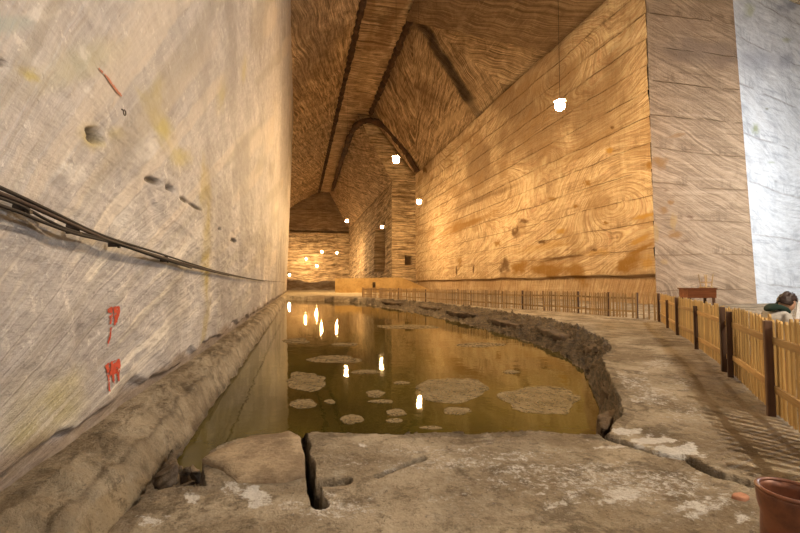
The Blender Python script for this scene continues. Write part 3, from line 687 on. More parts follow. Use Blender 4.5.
def build_ground():
    ph = np.concatenate([lin(-180, -46, 26)[:-1], lin(-46, 50, 820), lin(50, 180, 30)[1:]])*PI/180+YAW
    kk = np.concatenate([[2000, 1400, 900, 700, 600, 500], np.arange(420, 12, -.8), np.arange(12, 3.2, -.25)])
    r = 600/kk
    R_, PH = np.meshgrid(r, ph, indexing='ij'); X = R_*np.sin(PH); Y = R_*np.cos(PH)
    X = np.clip(X, XL-.35, 62); Y = np.clip(Y, -25, YE+2)
    Z, dR, dW, t, land, mid, left = HEIGHT(X, Y)
    crust = np.zeros_like(Z); dark = np.zeros_like(Z); paint = np.zeros(Z.shape+(4,))
    wb = fbm(X, Y, 5, 3, 311)*.06
    def dcrack(pts, wdt, dep, s1=.0):
        d = seg_dist(X, Y, pts)+wb; m = 1-sstep(wdt*.55, wdt, d); return m*dep, m
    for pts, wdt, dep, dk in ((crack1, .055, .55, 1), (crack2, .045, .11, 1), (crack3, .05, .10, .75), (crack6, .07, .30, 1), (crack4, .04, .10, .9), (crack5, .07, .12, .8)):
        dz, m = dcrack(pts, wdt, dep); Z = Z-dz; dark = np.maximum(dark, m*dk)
    def gb(px, py, rx, ry, wob=.5, sd=0, soft=.8, ang=0):
        return blob_mask(X, Y, plane_blob((0, 0, 0), (0, 0, 1), Vector((1, 0, 0)), Vector((0, 1, 0)), px, py, rx, ry, ang), soft, wob, sd)
    for i, (px, py, rx, ry, a) in enumerate(((650, 443, 26, 6, 1.5), (680, 452, 26, 7, 1.4), (625, 433, 16, 5, 1.2), (612, 447, 18, 4, .7), (600, 440, 20, 4, .5), (700, 458, 16, 5, .8), (570, 494, 30, 9, .75), (630, 495, 60, 14, .75), (600, 484, 26, 6, .6), (690, 510, 50, 18, .7), (560, 505, 22, 8, .6),
            (258, 497, 22, 12, 1.1), (232, 488, 16, 10, .6), (192, 498, 9, 10, .9), (150, 522, 16, 8, .8), (290, 505, 14, 10, .5), (362, 443, 6, 2.5, .9), (640, 392, 40, 16, .55), (650, 365, 30, 12, .5), (625, 378, 16, 16, .5), (680, 415, 40, 16, .4),
            (610, 478, 140, 34, .48), (350, 505, 70, 22, .5), (450, 455, 120, 14, .45), (680, 385, 60, 60, .45), (720, 505, 26, 12, .6), (480, 440, 60, 3, .3), (560, 448, 40, 6, .35), (745, 520, 20, 10, .6), (455, 500, 60, 14, .3))):
        crust = np.maximum(crust, a*gb(px, py, rx, ry, .9, 320+i, 1.0))
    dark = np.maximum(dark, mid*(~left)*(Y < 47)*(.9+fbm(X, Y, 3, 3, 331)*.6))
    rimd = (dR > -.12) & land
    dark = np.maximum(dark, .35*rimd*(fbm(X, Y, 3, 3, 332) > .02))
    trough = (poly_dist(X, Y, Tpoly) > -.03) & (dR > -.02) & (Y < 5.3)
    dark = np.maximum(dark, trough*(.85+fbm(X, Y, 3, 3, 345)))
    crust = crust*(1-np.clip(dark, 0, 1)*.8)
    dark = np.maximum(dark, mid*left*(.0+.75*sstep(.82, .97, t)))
    # rubble pocket beside the left ledge
    pk = gb(180, 480, 42, 26, .5, 341, .6, -.5); pk2 = gb(196, 470, 30, 18, .5, 342, .6)
    # under the broken slab
    under = gb(258, 458, 48, 17, .1, 345, .2); Z = Z-.16*under*land
    # paler ledge at the foot of the left wall
    over(paint, .65*mid*left*(1-sstep(.78, .95, t))*(.6+fbm(X, Y, 5, 5, 351)*2), (.36, .29, .20)); over(paint, .8*mid*left*np.exp(-((t-.55+fbm(X, Y, 3, 4, 356)*.3)/.05)**2), (.10, .07, .04))
    lw = land & (X < -1.2) & (Y < 3.5); over(paint, .5*lw, (.36, .28, .17))
    # walkway painted darker for the fence's shadow, and smooth sand beyond
    over(paint, .50*gb(700, 372, 46, 26, .4, 352, 1.0, .5), (.20, .125, .075))
    over(paint, .35*gb(760, 420, 70, 40, .4, 353, 1.0, .4), (.23, .16, .10))
    over(paint, .5*gb(630, 326, 50, 9, .4, 354, 1.0), (.33, .26, .16))
    far = sstep(46, 52, Y)*(X < 12); over(paint, .95*far, (.80, .68, .45))  # far shore's pale yellow, lightened further to look brightly lit
    over(paint, .7*gb(325, 296.5, 26, 2.2, .3, 355), (.30, .19, .08))
    o = grid_obj('floor', np.stack([X, Y, Z], -1), M['ground'], {'crust': crust, 'dark': np.clip(dark, 0, 1)}, paint, flip=True)
    tag(o, 'rough salt rock ground and banks around the pool', 'floor', kind='structure')
build_ground()
# water
me = bpy.data.meshes.new('pool_water')
wv = [(-1.95, 4.5, ZW), (-.9, 4.5, ZW), (-.4, 2.9, ZW), (9.5, 2.9, ZW), (16, 30, ZW), (16, 54, ZW), (-1.95, 54, ZW)]
me.from_pydata(wv, [], [tuple(range(7))]); me.update()
tag(link('pool_water', me, M['water']), 'still olive brown brine pool mirroring the lamps', 'water', kind='stuff')

# ================================================================== fences
FH = 1.12
def add_fence(pts, label, spacing, pw, mats, group=None, posts=None, gapf=None, side=1, ph=FH, limit=100, thick=.02):
    """pts: corner points of the fence line; posts: positions along the line"""
    root = empty('picket_fence', (pts[0].x, pts[0].y, 0)); tag(root, label, 'fence')
    base = Vector((pts[0].x, pts[0].y, 0))
    ls = [(b-a).length for a, b in zip(pts, pts[1:])]; tot = sum(ls)
    def at(s):
        for (a, b), l in zip(zip(pts, pts[1:]), ls):
            if s <= l+1e-6: return a+(b-a)*(s/l)-base, (b-a).normalized()
            s -= l
        return pts[-1]-base, (pts[-1]-pts[-2]).normalized()
    def gz(p): return float(HEIGHT(np.array([[p.x+base.x]]), np.array([[p.y+base.y]]))[0][0, 0])
    for s, wd, hh in posts:
        p, d = at(min(s, tot)); nrm = Vector((-d.y, d.x, 0))*side; z0 = gz(p)-.06
        R = Matrix.Rotation(math.atan2(d.y, d.x), 3, 'Z') @ Matrix.Rotation(random.uniform(-.025, .025), 3, 'Y')
        c = p+nrm*.065
        m = MB().box((0, 0, 0), (wd, .075, hh-z0), bevel=.008).build('post', mats[2], root)
        m.location = (c.x, c.y, z0+(hh-z0)/2); m.rotation_euler = R.to_euler()
    ss = [q[0] for q in posts]
    for s0, s1 in zip(ss, ss[1:]):
        if s1-s0 < .3: continue
        for hz in (.30, .86):
            a, d = at(s0); b, _ = at(s1); nrm = Vector((-d.y, d.x, 0))*side
            dz = random.uniform(-.03, .03); a = a+nrm*.025; b = b+nrm*.025
            mid = (a+b)/2; L = (b-a).length; dd = (b-a).normalized()
            o = MB().box((0, 0, 0), (L-.04, .028, .085), bevel=.004).build('rail', mats[1], root)
            o.location = (mid.x, mid.y, hz+dz); o.rotation_euler = (0, random.uniform(-.02, .02), math.atan2(dd.y, dd.x))
    s = .06; n = 0; meshes = {}
    rest = MB(); nrest = 0
    while s < tot:
        p, d = at(s); wdt = pw*random.uniform(.8, 1.15); hh = ph*random.uniform(.965, 1.02); key = random.randrange(8)
        if gapf and gapf(s): s += spacing*random.uniform(.8, 1.2); continue
        z0 = gz(p)+.015; z0 = max(z0, -.3)
        nrm = Vector((-d.y, d.x, 0))*side
        if key not in meshes:
            w2 = pw*random.uniform(.8, 1.1)/2; t = thick/2; bm = bmesh.new(); L = 1.0
            prof = [(-w2, 0), (w2, 0), (w2, L-.035), (w2*.35, L), (-w2*.45, L-.004), (-w2, L-.03)]
            fa = [bm.verts.new((x, -t, z)) for x, z in prof]; fb = [bm.verts.new((x, t, z)) for x, z in prof]
            bm.faces.new(fa); bm.faces.new(fb[::-1])
            for k in range(6): bm.faces.new((fa[k], fb[k], fb[(k+1) % 6], fa[(k+1) % 6]))
            bmesh.ops.recalc_face_normals(bm, faces=bm.faces)
            me = bpy.data.meshes.new('picket'); bm.to_mesh(me); bm.free(); me.materials.append(mats[0]); meshes[key] = me
        rz = math.atan2(d.y, d.x); ry = random.uniform(-.02, .02); q = p-nrm*.002
        if n < limit:
            o = bpy.data.objects.new('picket', meshes[key]); COL.objects.link(o); o.parent = root
            o.location = (q.x, q.y, z0); o.rotation_euler = (0, ry, rz); o.scale = (1, 1, hh-z0)
        else:
            b4 = len(rest.bm.verts); rest.bm.from_mesh(meshes[key]); rest.bm.verts.ensure_lookup_table()
            bmesh.ops.transform(rest.bm, verts=rest.bm.verts[b4:], matrix=Matrix.Translation((q.x, q.y, z0)) @ Matrix.Rotation(rz, 4, 'Z') @ Matrix.Diagonal((1, 1, hh-z0, 1))); nrest += 1
        n += 1; s += spacing*random.uniform(.88, 1.12)
    if nrest: rest.build('picket', mats[0], root)['kind'] = 'stuff'
    return root
def along(P0, pts, q):                                          # distance along a fence line nearest to q
    s = 0; best = (1e9, 0)
    for a, b in zip(pts, pts[1:]):
        l = (b-a).length; t = max(0, min(1, (q-a).dot(b-a)/(l*l))); d = (q-(a+(b-a)*t)).length
        if d < best[0]: best = (d, s+t*l)
        s += l
    return best[1]
corner = G(661, 321.5)
nf = [G(778.5, 414)+(G(778.5, 414)-G(729, 373)).normalized()*4.2, G(778.5, 414), G(729, 373), G(700, 350), corner]
pp = [(0.0, .09, 1.1), (2.1, .09, 1.1)]+[(along(0, nf, G(a, b)), wd, hh) for a, b, wd, hh in ((778.5, 414, .075, 1.07), (737, 379, .045, 1.06), (729, 373, .10, 1.11), (700, 350, .08, 1.0), (683, 335.5, .11, 1.11), (671.5, 328, .08, .95), (661, 321.5, .13, 1.13))]
add_fence(nf, 'near yellow plank fence with dark posts beside the walkway on the right', .142, .074, (M['picket'], M['rail'], M['post']), posts=pp, side=1)
ff = [G(659, 320.5), G(636, 318), G(608, 316.2), G(577, 313.2), G(543, 310.8), G(522, 309.6), G(485, 306.8), G(457, 304.4), G(436, 302.6), G(415, 300.9), G(398, 299.6), G(380, 298.2), G(362, 297)]
fs = [0]; acc = 0
for a, b in zip(ff, ff[1:]): acc += (b-a).length; fs.append(acc)
fp = []
for i, s in enumerate(fs):
    fp.append((s, .12 if i % 3 == 0 else .08, 1.12))
    if i+1 < len(fs) and fs[i+1]-s > 2.9: fp.append(((s+fs[i+1])/2, .06, 1.05))
add_fence(ff, 'long thin picket fence behind the pool along the foot of the right wall', .14, .075, (M['farpicket'], M['farpicket'], M['post']), posts=fp[1:], side=-1, gapf=lambda s: random.random() < .18)

# ================================================================== hanging lamps
def roof_z(x, y):
    if x < CX0: return H-(CX0-x)*(13.0/(CX0+12.5))
    c1 = CX1 if y < YB else CX2
    if x <= c1: return H
    return H-(x-CX1)*(H-ZC)/(XR-CX1)
GLOW = {}
def lamp(pos, power, colr, label, r=.28):
    x, y, z = pos
    root = empty('hanging_lamp', (x, y, z)); tag(root, label, 'lamp', 'bright lamps hanging over the chamber')
    key = (power, colr)
    if key not in GLOW: GLOW[key] = emis('lamp_glow', colr, power/(PI*r*r))
    MB().ball((0, 0, 0), r, 2).build('bulb', GLOW[key], root, True)
    MB().lathe([(0, .36), (.07, .36), (.09, .22), (.13, .19), (.13, .165), (0, .165)], seg=16).build('socket', M['iron'], root)
    MB().lathe([(.10, .36), (.34, .27), (.345, .262), (.33, .262), (.10, .335)], seg=24).build('added_shade', M['iron'], root, True)  # added dish, blocks upward lamplight so the roof stays dark
    top = roof_z(x, y)-z
    MB().tube([(0, 0, .34), (0, 0, top)], .012, 5).build('cable', M['cable'], root)
def lp(px, py, dep): return tuple(AT(px, py, dep))
PW = 330
lamp(lp(560, 106, 22), PW, WARM, 'bright lamp hanging highest and nearest, before the right wall')
lamp(lp(396, 160, 32), PW, WARM, 'bright hanging lamp high above the pool, just below the dark arch')
lamp(lp(419, 202, 47), PW*.9, WARM, 'bright hanging lamp near the far corner of the right wall')
lamp(lp(347, 221, 67), PW*1.2, WARM, 'hanging lamp above the pool end, left of the one by the dark recess', .24)
lamp(lp(382, 227, 70), PW*1.2, WARM, 'hanging lamp just above the tall dark recess', .24)
lamp(lp(322, 252, 125), PW*.95, WARM, 'small distant lamp, left of a close pair before the end wall', .3)
lamp(lp(337, 253, 128), PW*.95, WARM, 'small distant lamp, right of a close pair before the end wall', .3)
lamp(lp(306, 259, 148), PW*.95, WARM, 'small distant lamp nearest the left wall edge before the end wall', .3)
lamp(lp(317, 266, 140), PW*.95, WARM, 'lowest small distant lamp before the end wall', .3)
lamp(lp(289.5, 275, 130), PW*.5, NEUT, 'tiny lamp peeping past the far edge of the left wall', .3)
lamp((7.6, -2.5, 9.5), 400, SOFT, 'lamp hanging behind the viewer over the walkway', .05)
lamp((1.2, -7.0, 7.5), 45, NEUT, 'lamp hanging behind the viewer near the left wall')
lamp((34, 9, 9.5), 900, COOL, 'cool white lamp in the right gallery')

# ================================================================== left wall fittings
def cable(pts, r, name, m, label):
    P = [WL(a, b, off) for a, b, off in pts]; Q = []
    for i in range(len(P)-1):
        for k in range(6):
            t = k/6; p0, p1, p2, p3 = P[max(i-1, 0)], P[i], P[i+1], P[min(i+2, len(P)-1)]
            Q.append(.5*((2*p1)+(-p0+p2)*t+(2*p0-5*p1+4*p2-p3)*t*t+(-p0+3*p1-3*p2+p3)*t**3))
    Q.append(P[-1]); tag(MB().tube(Q, r, 8).build(name, m, None, True), label, 'cable', 'cables along the left wall')
o = .10
cable([(-60, 170, o), (0, 195, o), (40, 213, o), (75, 229, o), (105, 240, o), (150, 253, o), (190, 265, o), (225, 274, o), (262, 280.5, .12), (284, 282.2, .12)], .014, 'cable', M['cable'], 'topmost black cable running tight along the grey left wall')
cable([(-60, 178, o), (0, 200, o), (40, 218, o+.02), (80, 233.5, o), (105, 242.5, o), (150, 256, o), (190, 266.5, o), (225, 275, o), (262, 281.3, .12)], .016, 'cable', M['cable2'], 'second black cable pressed just under the topmost one on left wall')
cable([(-60, 184, o), (0, 204, o), (30, 219, o), (55, 229.5, o), (85, 237, o), (110, 245, o+.02), (150, 257.5, o+.02), (190, 268, o), (225, 275.6, o)], .011, 'cable', M['cable'], 'thin black cable weaving between the others on left wall')
cable([(-60, 192, o), (0, 211, o), (25, 221, o), (60, 233, o), (95, 241, o), (118, 247.5, o), (150, 258, o), (185, 268, o)], .013, 'cable', M['cable'], 'lowest black cable sagging below the bundle at the left edge')
for px, py, lab in ((12, 206, 'leftmost dark cable bracket on the left wall'), (66, 229, 'dark cable bracket on left wall between hollow and red marks'), (108, 243, 'dark cable bracket where the cables bunch together'), (160, 259, 'small dark cable bracket past the red marks')):
    c = WL(px, py, .05); b = MB().box((0, 0, 0), (.10, .02, .08), bevel=.004); b.box((.05, 0, -.035), (.02, .03, .03)); q = b.build('cable_bracket', M['iron']); q.location = c
    tag(q, lab, 'bracket', 'cable brackets on the left wall')
# ring bolt
root = empty('ring_bolt', WL(117, 112, .05)); tag(root, 'small dark iron ring bolt above the dark hollow in the left wall', 'ring bolt')
rr = .028; rp = [(0.02, rr*math.cos(2*PI*k/20), rr*math.sin(2*PI*k/20)) for k in range(21)]
MB().tube(rp, .006, 6, cap=False).build('ring', M['iron'], root, True)
MB().tube([(0.02, -rr, .005), (0.02, -rr-.035, .008)], .006, 6).ball((0.02, -rr-.035, .008), .010, 1).build('bolt', M['iron'], root, True)
# paint marks
def decal(polys, name, m, label, off=.004):
    P2 = [[tuple(WL(a, b)[1:]) for a, b in poly] for poly in polys]
    al = [p for q in P2 for p in q]; y0 = min(p[0] for p in al); y1 = max(p[0] for p in al); z0 = min(p[1] for p in al); z1 = max(p[1] for p in al)
    st = .005; ys = np.arange(y0, y1+st, st*1.5); zs = np.arange(z0, z1+st, st); Y, Z = np.meshgrid(ys, zs, indexing='ij')
    d = np.max([poly_dist(Y, Z, q) for q in P2], 0)+fbm(Y, Z, 30, 3, 55)*.02
    ok = (d > 0) & (fbm(Y, Z, 22, 4, 56) > -.17); X = leftX(Y, Z); vi = {}; me = bpy.data.meshes.new(name); vs = []; fs_ = []
    def v(i, j):
        if (i, j) not in vi:
            vi[i, j] = len(vs); k = max(0, i-1); vs.append((max(X[i, j], X[k, j])+off+.008, Y[i, j], Z[i, j]))
        return vi[i, j]
    for i in range(len(ys)-1):
        for j in range(len(zs)-1):
            if ok[i, j]: fs_.append((v(i, j), v(i+1, j), v(i+1, j+1), v(i, j+1)))
    me.from_pydata(vs, [], fs_); me.update(); tag(link(name, me, m), label, 'paint mark', 'red paint marks on the left wall')
decal([[(111, 309), (113.5, 307), (114.5, 307.5), (114.5, 319), (113.5, 325), (112, 324), (111.5, 317), (110.5, 312)], [(115.5, 307), (121, 306), (121, 310), (119.5, 317), (118, 323), (116, 326), (115.5, 315)], [(112.8, 327), (114, 327), (113, 338), (111.6, 347), (110.8, 346), (112, 336)]], 'paint_mark', M['red'], 'upper dripping red paint mark under the cables on left wall')
decal([[(108, 366), (113, 362), (120.5, 359), (120.5, 366), (119.5, 373), (120, 382), (118.5, 381), (117.5, 374), (115.5, 374), (115, 386), (113.8, 380), (113.2, 375), (111.5, 378), (110.8, 392), (109.6, 391), (110, 379)]], 'paint_mark', M['red'], 'lower red paint mark with drips above the wall foot')
decal([[(97.5, 68), (99.5, 68.5), (112, 82), (123, 95.5), (122.5, 97.5), (110, 83.5)]], 'paint_mark', M['redfaint'], 'faded red diagonal slash above the ring bolt')

# ================================================================== rocks
def rock(name, poly, z0, z1, m, label, cat, group=None, seed=0, jag=.02, sub=3, tilt=0):
    c = sum((Vector((*p, 0)) for p in poly), Vector())/len(poly)
    bm = bmesh.new(); n = len(poly)
    lay = [(z0, .97), (z0+(z1-z0)*.4, 1.03), (z1-.02, 1.0), (z1, .965)]
    rings = [[bm.verts.new((c.x+(x-c.x)*k, c.y+(y-c.y)*k, z)) for x, y in poly] for z, k in lay]
    for A, B in zip(rings, rings[1:]):
        for k in range(n): bm.faces.new((A[k], A[(k+1) % n], B[(k+1) % n], B[k]))
    for ring, fl in ((rings[-1], 0), (rings[0], 1)):
        cv = bm.verts.new((c.x, c.y, lay[-1 if not fl else 0][0]))
        for k in range(n): bm.faces.new((ring[k], ring[(k+1) % n], cv))
    bmesh.ops.subdivide_edges(bm, edges=bm.edges, cuts=sub, use_grid_fill=True)
    co = np.array([v.co[:] for v in bm.verts]); a = fbm(co[:, 0]+co[:, 2], co[:, 1]-co[:, 2], 4, 4, seed)*jag*2; b = fbm(co[:, 0]-co[:, 2]*3, co[:, 1]+co[:, 2]*2, 5, 4, seed+1)*jag*2; d = fbm(co[:, 0], co[:, 1], 3, 4, seed+2)*jag*2
    for i, v in enumerate(bm.verts): v.co += Vector((a[i], b[i], d[i]+tilt*(v.co.x-c.x)))
    for v in bm.verts: v.co -= Vector((c.x, c.y, z0))
    bmesh.ops.recalc_face_normals(bm, faces=bm.faces)
    me = bpy.data.meshes.new(name); bm.to_mesh(me); bm.free()
    for p in me.polygons: p.use_smooth = True
    q = link(name, me, m); q.location = (c.x, c.y, z0); tag(q, label, cat, group); return q
rock('rock_slab', gp([(202, 457), (222, 445), (250, 435), (290, 430), (300, 436), (303, 452), (307, 470), (286, 475), (262, 477), (236, 478), (222, 468)], .05), -.22, .05, M['slab'], 'flat broken brown rock slab at the pool edge left of the deep crack', 'rock', seed=401, jag=.03)
for i, (px, py, s, lab) in enumerate(((168, 468, .10, 'dark stone at the foot of the left ledge'), (186, 478, .08, 'dark wet stone in the rubble pocket left of the slab'), (208, 482, .09, 'dark stone leaning under the slab corner'), (178, 488, .06, 'small dark stone lowest in the rubble pocket'), (196, 462, .07, 'small dark stone at the water corner beside the slab'))):
    p = G(px, py, -.22); k = 7; poly = [(p.x+s*random.uniform(.7, 1.2)*math.cos(2*PI*j/k), p.y+s*random.uniform(.7, 1.2)*math.sin(2*PI*j/k)) for j in range(k)]
    rock('stone', poly, -.42, -.42+s*1.7, M['rubble'], lab, 'rock', 'dark stones in the rubble pocket', 410+i*3, .06, 3, random.uniform(-.5, .5))
p = G(742, 502); rock('stone', [(p.x+.055*math.cos(a)*(1.2 if k % 2 else .9), p.y+.04*math.sin(a)) for k, a in enumerate(lin(0, 2*PI, 8)[:-1])], -.005, .045, M['brick'], 'small reddish stone lying on the ground beside the brown bin', 'rock', seed=431, jag=.008, sub=1)
# ledge stones along the pool bank
bank = [(604, 352, 585, 344, .22, 'ledge stone under the bright rim where the bank turns to the far fence'), (609, 372, 600, 360, .16, 'ledge stone below the bright rim at the pool bend'), (614, 398, 607, 384, .14, 'ledge stone beside the water, nearest the crack end'), (604, 424, 609, 408, .13, 'ledge stone at the near right pool corner'),
    (566, 336, 540, 327, .35, 'long layered ledge stone, rightmost under the far fence'), (520, 324, 492, 318, .4, 'long layered ledge stone, second from right under the far fence'), (474, 315, 450, 310.5, .45, 'long layered ledge stone, midway under the far fence'), (440, 308, 420, 305, .5, 'long layered ledge stone, second from left under the far fence'), (402, 303.5, 385, 301.5, .55, 'long layered ledge stone, leftmost under the far fence')]
for i, (xa, ya, xb, yb, wdt, lab) in enumerate(bank):
    a = G(xa, ya, -.15); b = G(xb, yb, -.15); d = (b-a).normalized(); nn = Vector((-d.y, d.x, 0)); L = (b-a).length; c = (a+b)/2; poly = []
    for j in range(14):
        th = 2*PI*j/14; k = random.uniform(.75, 1.15); q = c+d*(L*.55*math.cos(th)*k)+nn*(wdt*math.sin(th)*k); poly.append((q.x, q.y))
    rock('bank_stone', poly, -.40, -.12-.05*(i % 2), M['bankrock'], lab, 'rock', 'ledge stones along the pool bank', 440+i*3, .07, 3)

# floating salt rafts
rafts = [(351, 419, 11, 5, 'small round pale crust raft nearest the rim, left of two'), (397, 413, 10, 3.8, 'small pale crust raft near the rim beside the lamp reflection'), (394, 421, 8, 2.2, 'thin crust raft closest to the near rim'), (375.5, 394, 9, 3.6, 'pale crust raft right of the brightest lamp reflection'),
    (381, 401.5, 13, 1.8, 'long thin crust raft below the lamp reflections'), (303, 404, 13, 4.5, 'pale crust raft near the left side of the pool'), (306, 381, 20, 9, 'broad dim crust raft by the left wall reflection'), (297, 341, 12, 2.6, 'far crust raft close to the left wall reflection'),
    (345, 344.5, 13, 1.6, 'thin far crust raft in mid pool'), (333, 359, 26, 4, 'long crust raft across mid pool'), (401, 383, 8, 1.5, 'thin crust raft between two lamp reflections'), (330, 402, 5, 2.5, 'tiny crust raft in the dark water at left'),
    (453, 390, 32, 11, 'large crust raft in mid pool right of the nearest reflection'), (540, 401, 38, 13, 'largest crust raft near the right end of the pool'), (456, 411, 14, 3.6, 'narrow crust raft below the large mid pool one'), (511, 372, 8, 1.8, 'small crust raft above the largest one'), (410, 327, 30, 2, 'far thin crust raft toward the fence bank'), (480, 345, 22, 2.2, 'thin crust raft in the right half, above the small one'), (365, 372, 16, 2.2, 'thin crust raft between the two brightest lamp reflections and left wall'), (430, 428, 10, 1.6, 'sliver of crust raft touching the near rim')]
for i, (px, py, rx, ry, lab) in enumerate(rafts):
    bm = bmesh.new(); n = 44; c = G(px, py, ZW); a = []; b = []; sd = random.uniform(0, 90)
    for k in range(n):
        th = 2*PI*k/n; rr = 1+.75*float(fbm(np.array([math.cos(th)*1.1+sd]), np.array([math.sin(th)*1.1+sd]), 1.2, 4, 500+i)[0])
        q = G(px+rx*rr*math.cos(th), py+ry*rr*math.sin(th), ZW)-c
        a.append(bm.verts.new((q.x, q.y, .006))); b.append(bm.verts.new((q.x, q.y, -.02)))
    bm.faces.new(a)
    for k in range(n): bm.faces.new((a[k], b[k], b[(k+1) % n], a[(k+1) % n]))
    bm.faces.new(b[::-1]); bmesh.ops.recalc_face_normals(bm, faces=bm.faces)
    me = bpy.data.meshes.new('salt_raft'); bm.to_mesh(me); bm.free(); q = link('salt_raft', me, M['raft']); q.location = c
    tag(q, lab, 'salt crust', 'salt crust rafts floating on the pool')

# ================================================================== brown bin at the lower right corner
d = 1.62; bc = AT(790, 490, d); zt = bc.z
root = empty('bin', (bc.x, bc.y, 0)); tag(root, 'round rusty brown open bin in the lower right corner', 'bin')
R1 = .105
MB().lathe([(0, .0), (.078, 0), (.082, .02), (.098, zt*.6), (R1-.012, zt-.10), (R1-.004, zt-.07), (R1, zt-.02), (R1-.004, zt-.004), (R1-.014, zt-.004), (R1-.020, zt-.03), (.075, .06), (0, .06)], seg=48).build('body', M['bin'], root, True)
rp = [((R1-.006)*math.cos(a), (R1-.006)*math.sin(a), zt-.004) for a in lin(0, 2*PI, 49)]
MB().tube(rp, .009, 10, cap=False).build('rim', M['bin'], root, True)
MB().lathe([(0, zt-.075), (.04, zt-.07), (R1-.021, zt-.08), (R1-.021, zt-.10), (0, zt-.10)], seg=32).build('ash_filling', rock_mat('red_ash', (.16, .06, .045), (.08, .035, .03), 20), root, True)

# ================================================================== things behind the near fence
def counter():
    dep = 14.5; a = AT(688.5, 300, dep); b = AT(716.5, 300, dep); top = AT(700, 288, dep).z
    c = (a+b)/2; W = (b-a).length; rz = -YAW
    root = empty('wooden_counter', (c.x, c.y, 0), rz); tag(root, 'red brown wooden counter standing behind the fence at the pillar', 'counter')
    MB().box((0, .25, top-.02), (W+.06, .56, .04), bevel=.006).build('top', M['redwood'], root)
    MB().box((0, .0, top-.20), (W, .03, .32), bevel=.004).build('front_panel', M['redwood'], root)
    for s in (-1, 1): MB().box((s*(W/2-.015), .25, top-.20), (.03, .47, .32), bevel=.004).build('side_panel', M['redwood'], root)
    for s in (-1, 1):
        for y in (.04, .46): MB().box((s*(W/2-.07), y, (top-.04)/2), (.07, .07, top-.04), bevel=.004).build('leg', M['post'], root)
    # upturned stool on it
    sc = AT(711.5, 287.5, dep)+FW*.25
    r2 = empty('wooden_stool', (sc.x, sc.y, top), rz+.15); tag(r2, 'small pale wooden stool upturned on the red brown counter', 'stool')
    MB().box((0, 0, .02), (.34, .28, .035), bevel=.008).build('seat', M['palewood'], r2)
    for sx in (-1, 1):
        for sy in (-1, 1):
            MB().tube([(sx*.12, sy*.10, .03), (sx*.17, sy*.13, .50)], [.022, .018], 8).build('leg', M['palewood'], r2)
        MB().box((sx*.137, 0, .2), (.02, .22, .03)).build('stretcher', M['palewood'], r2)
counter()

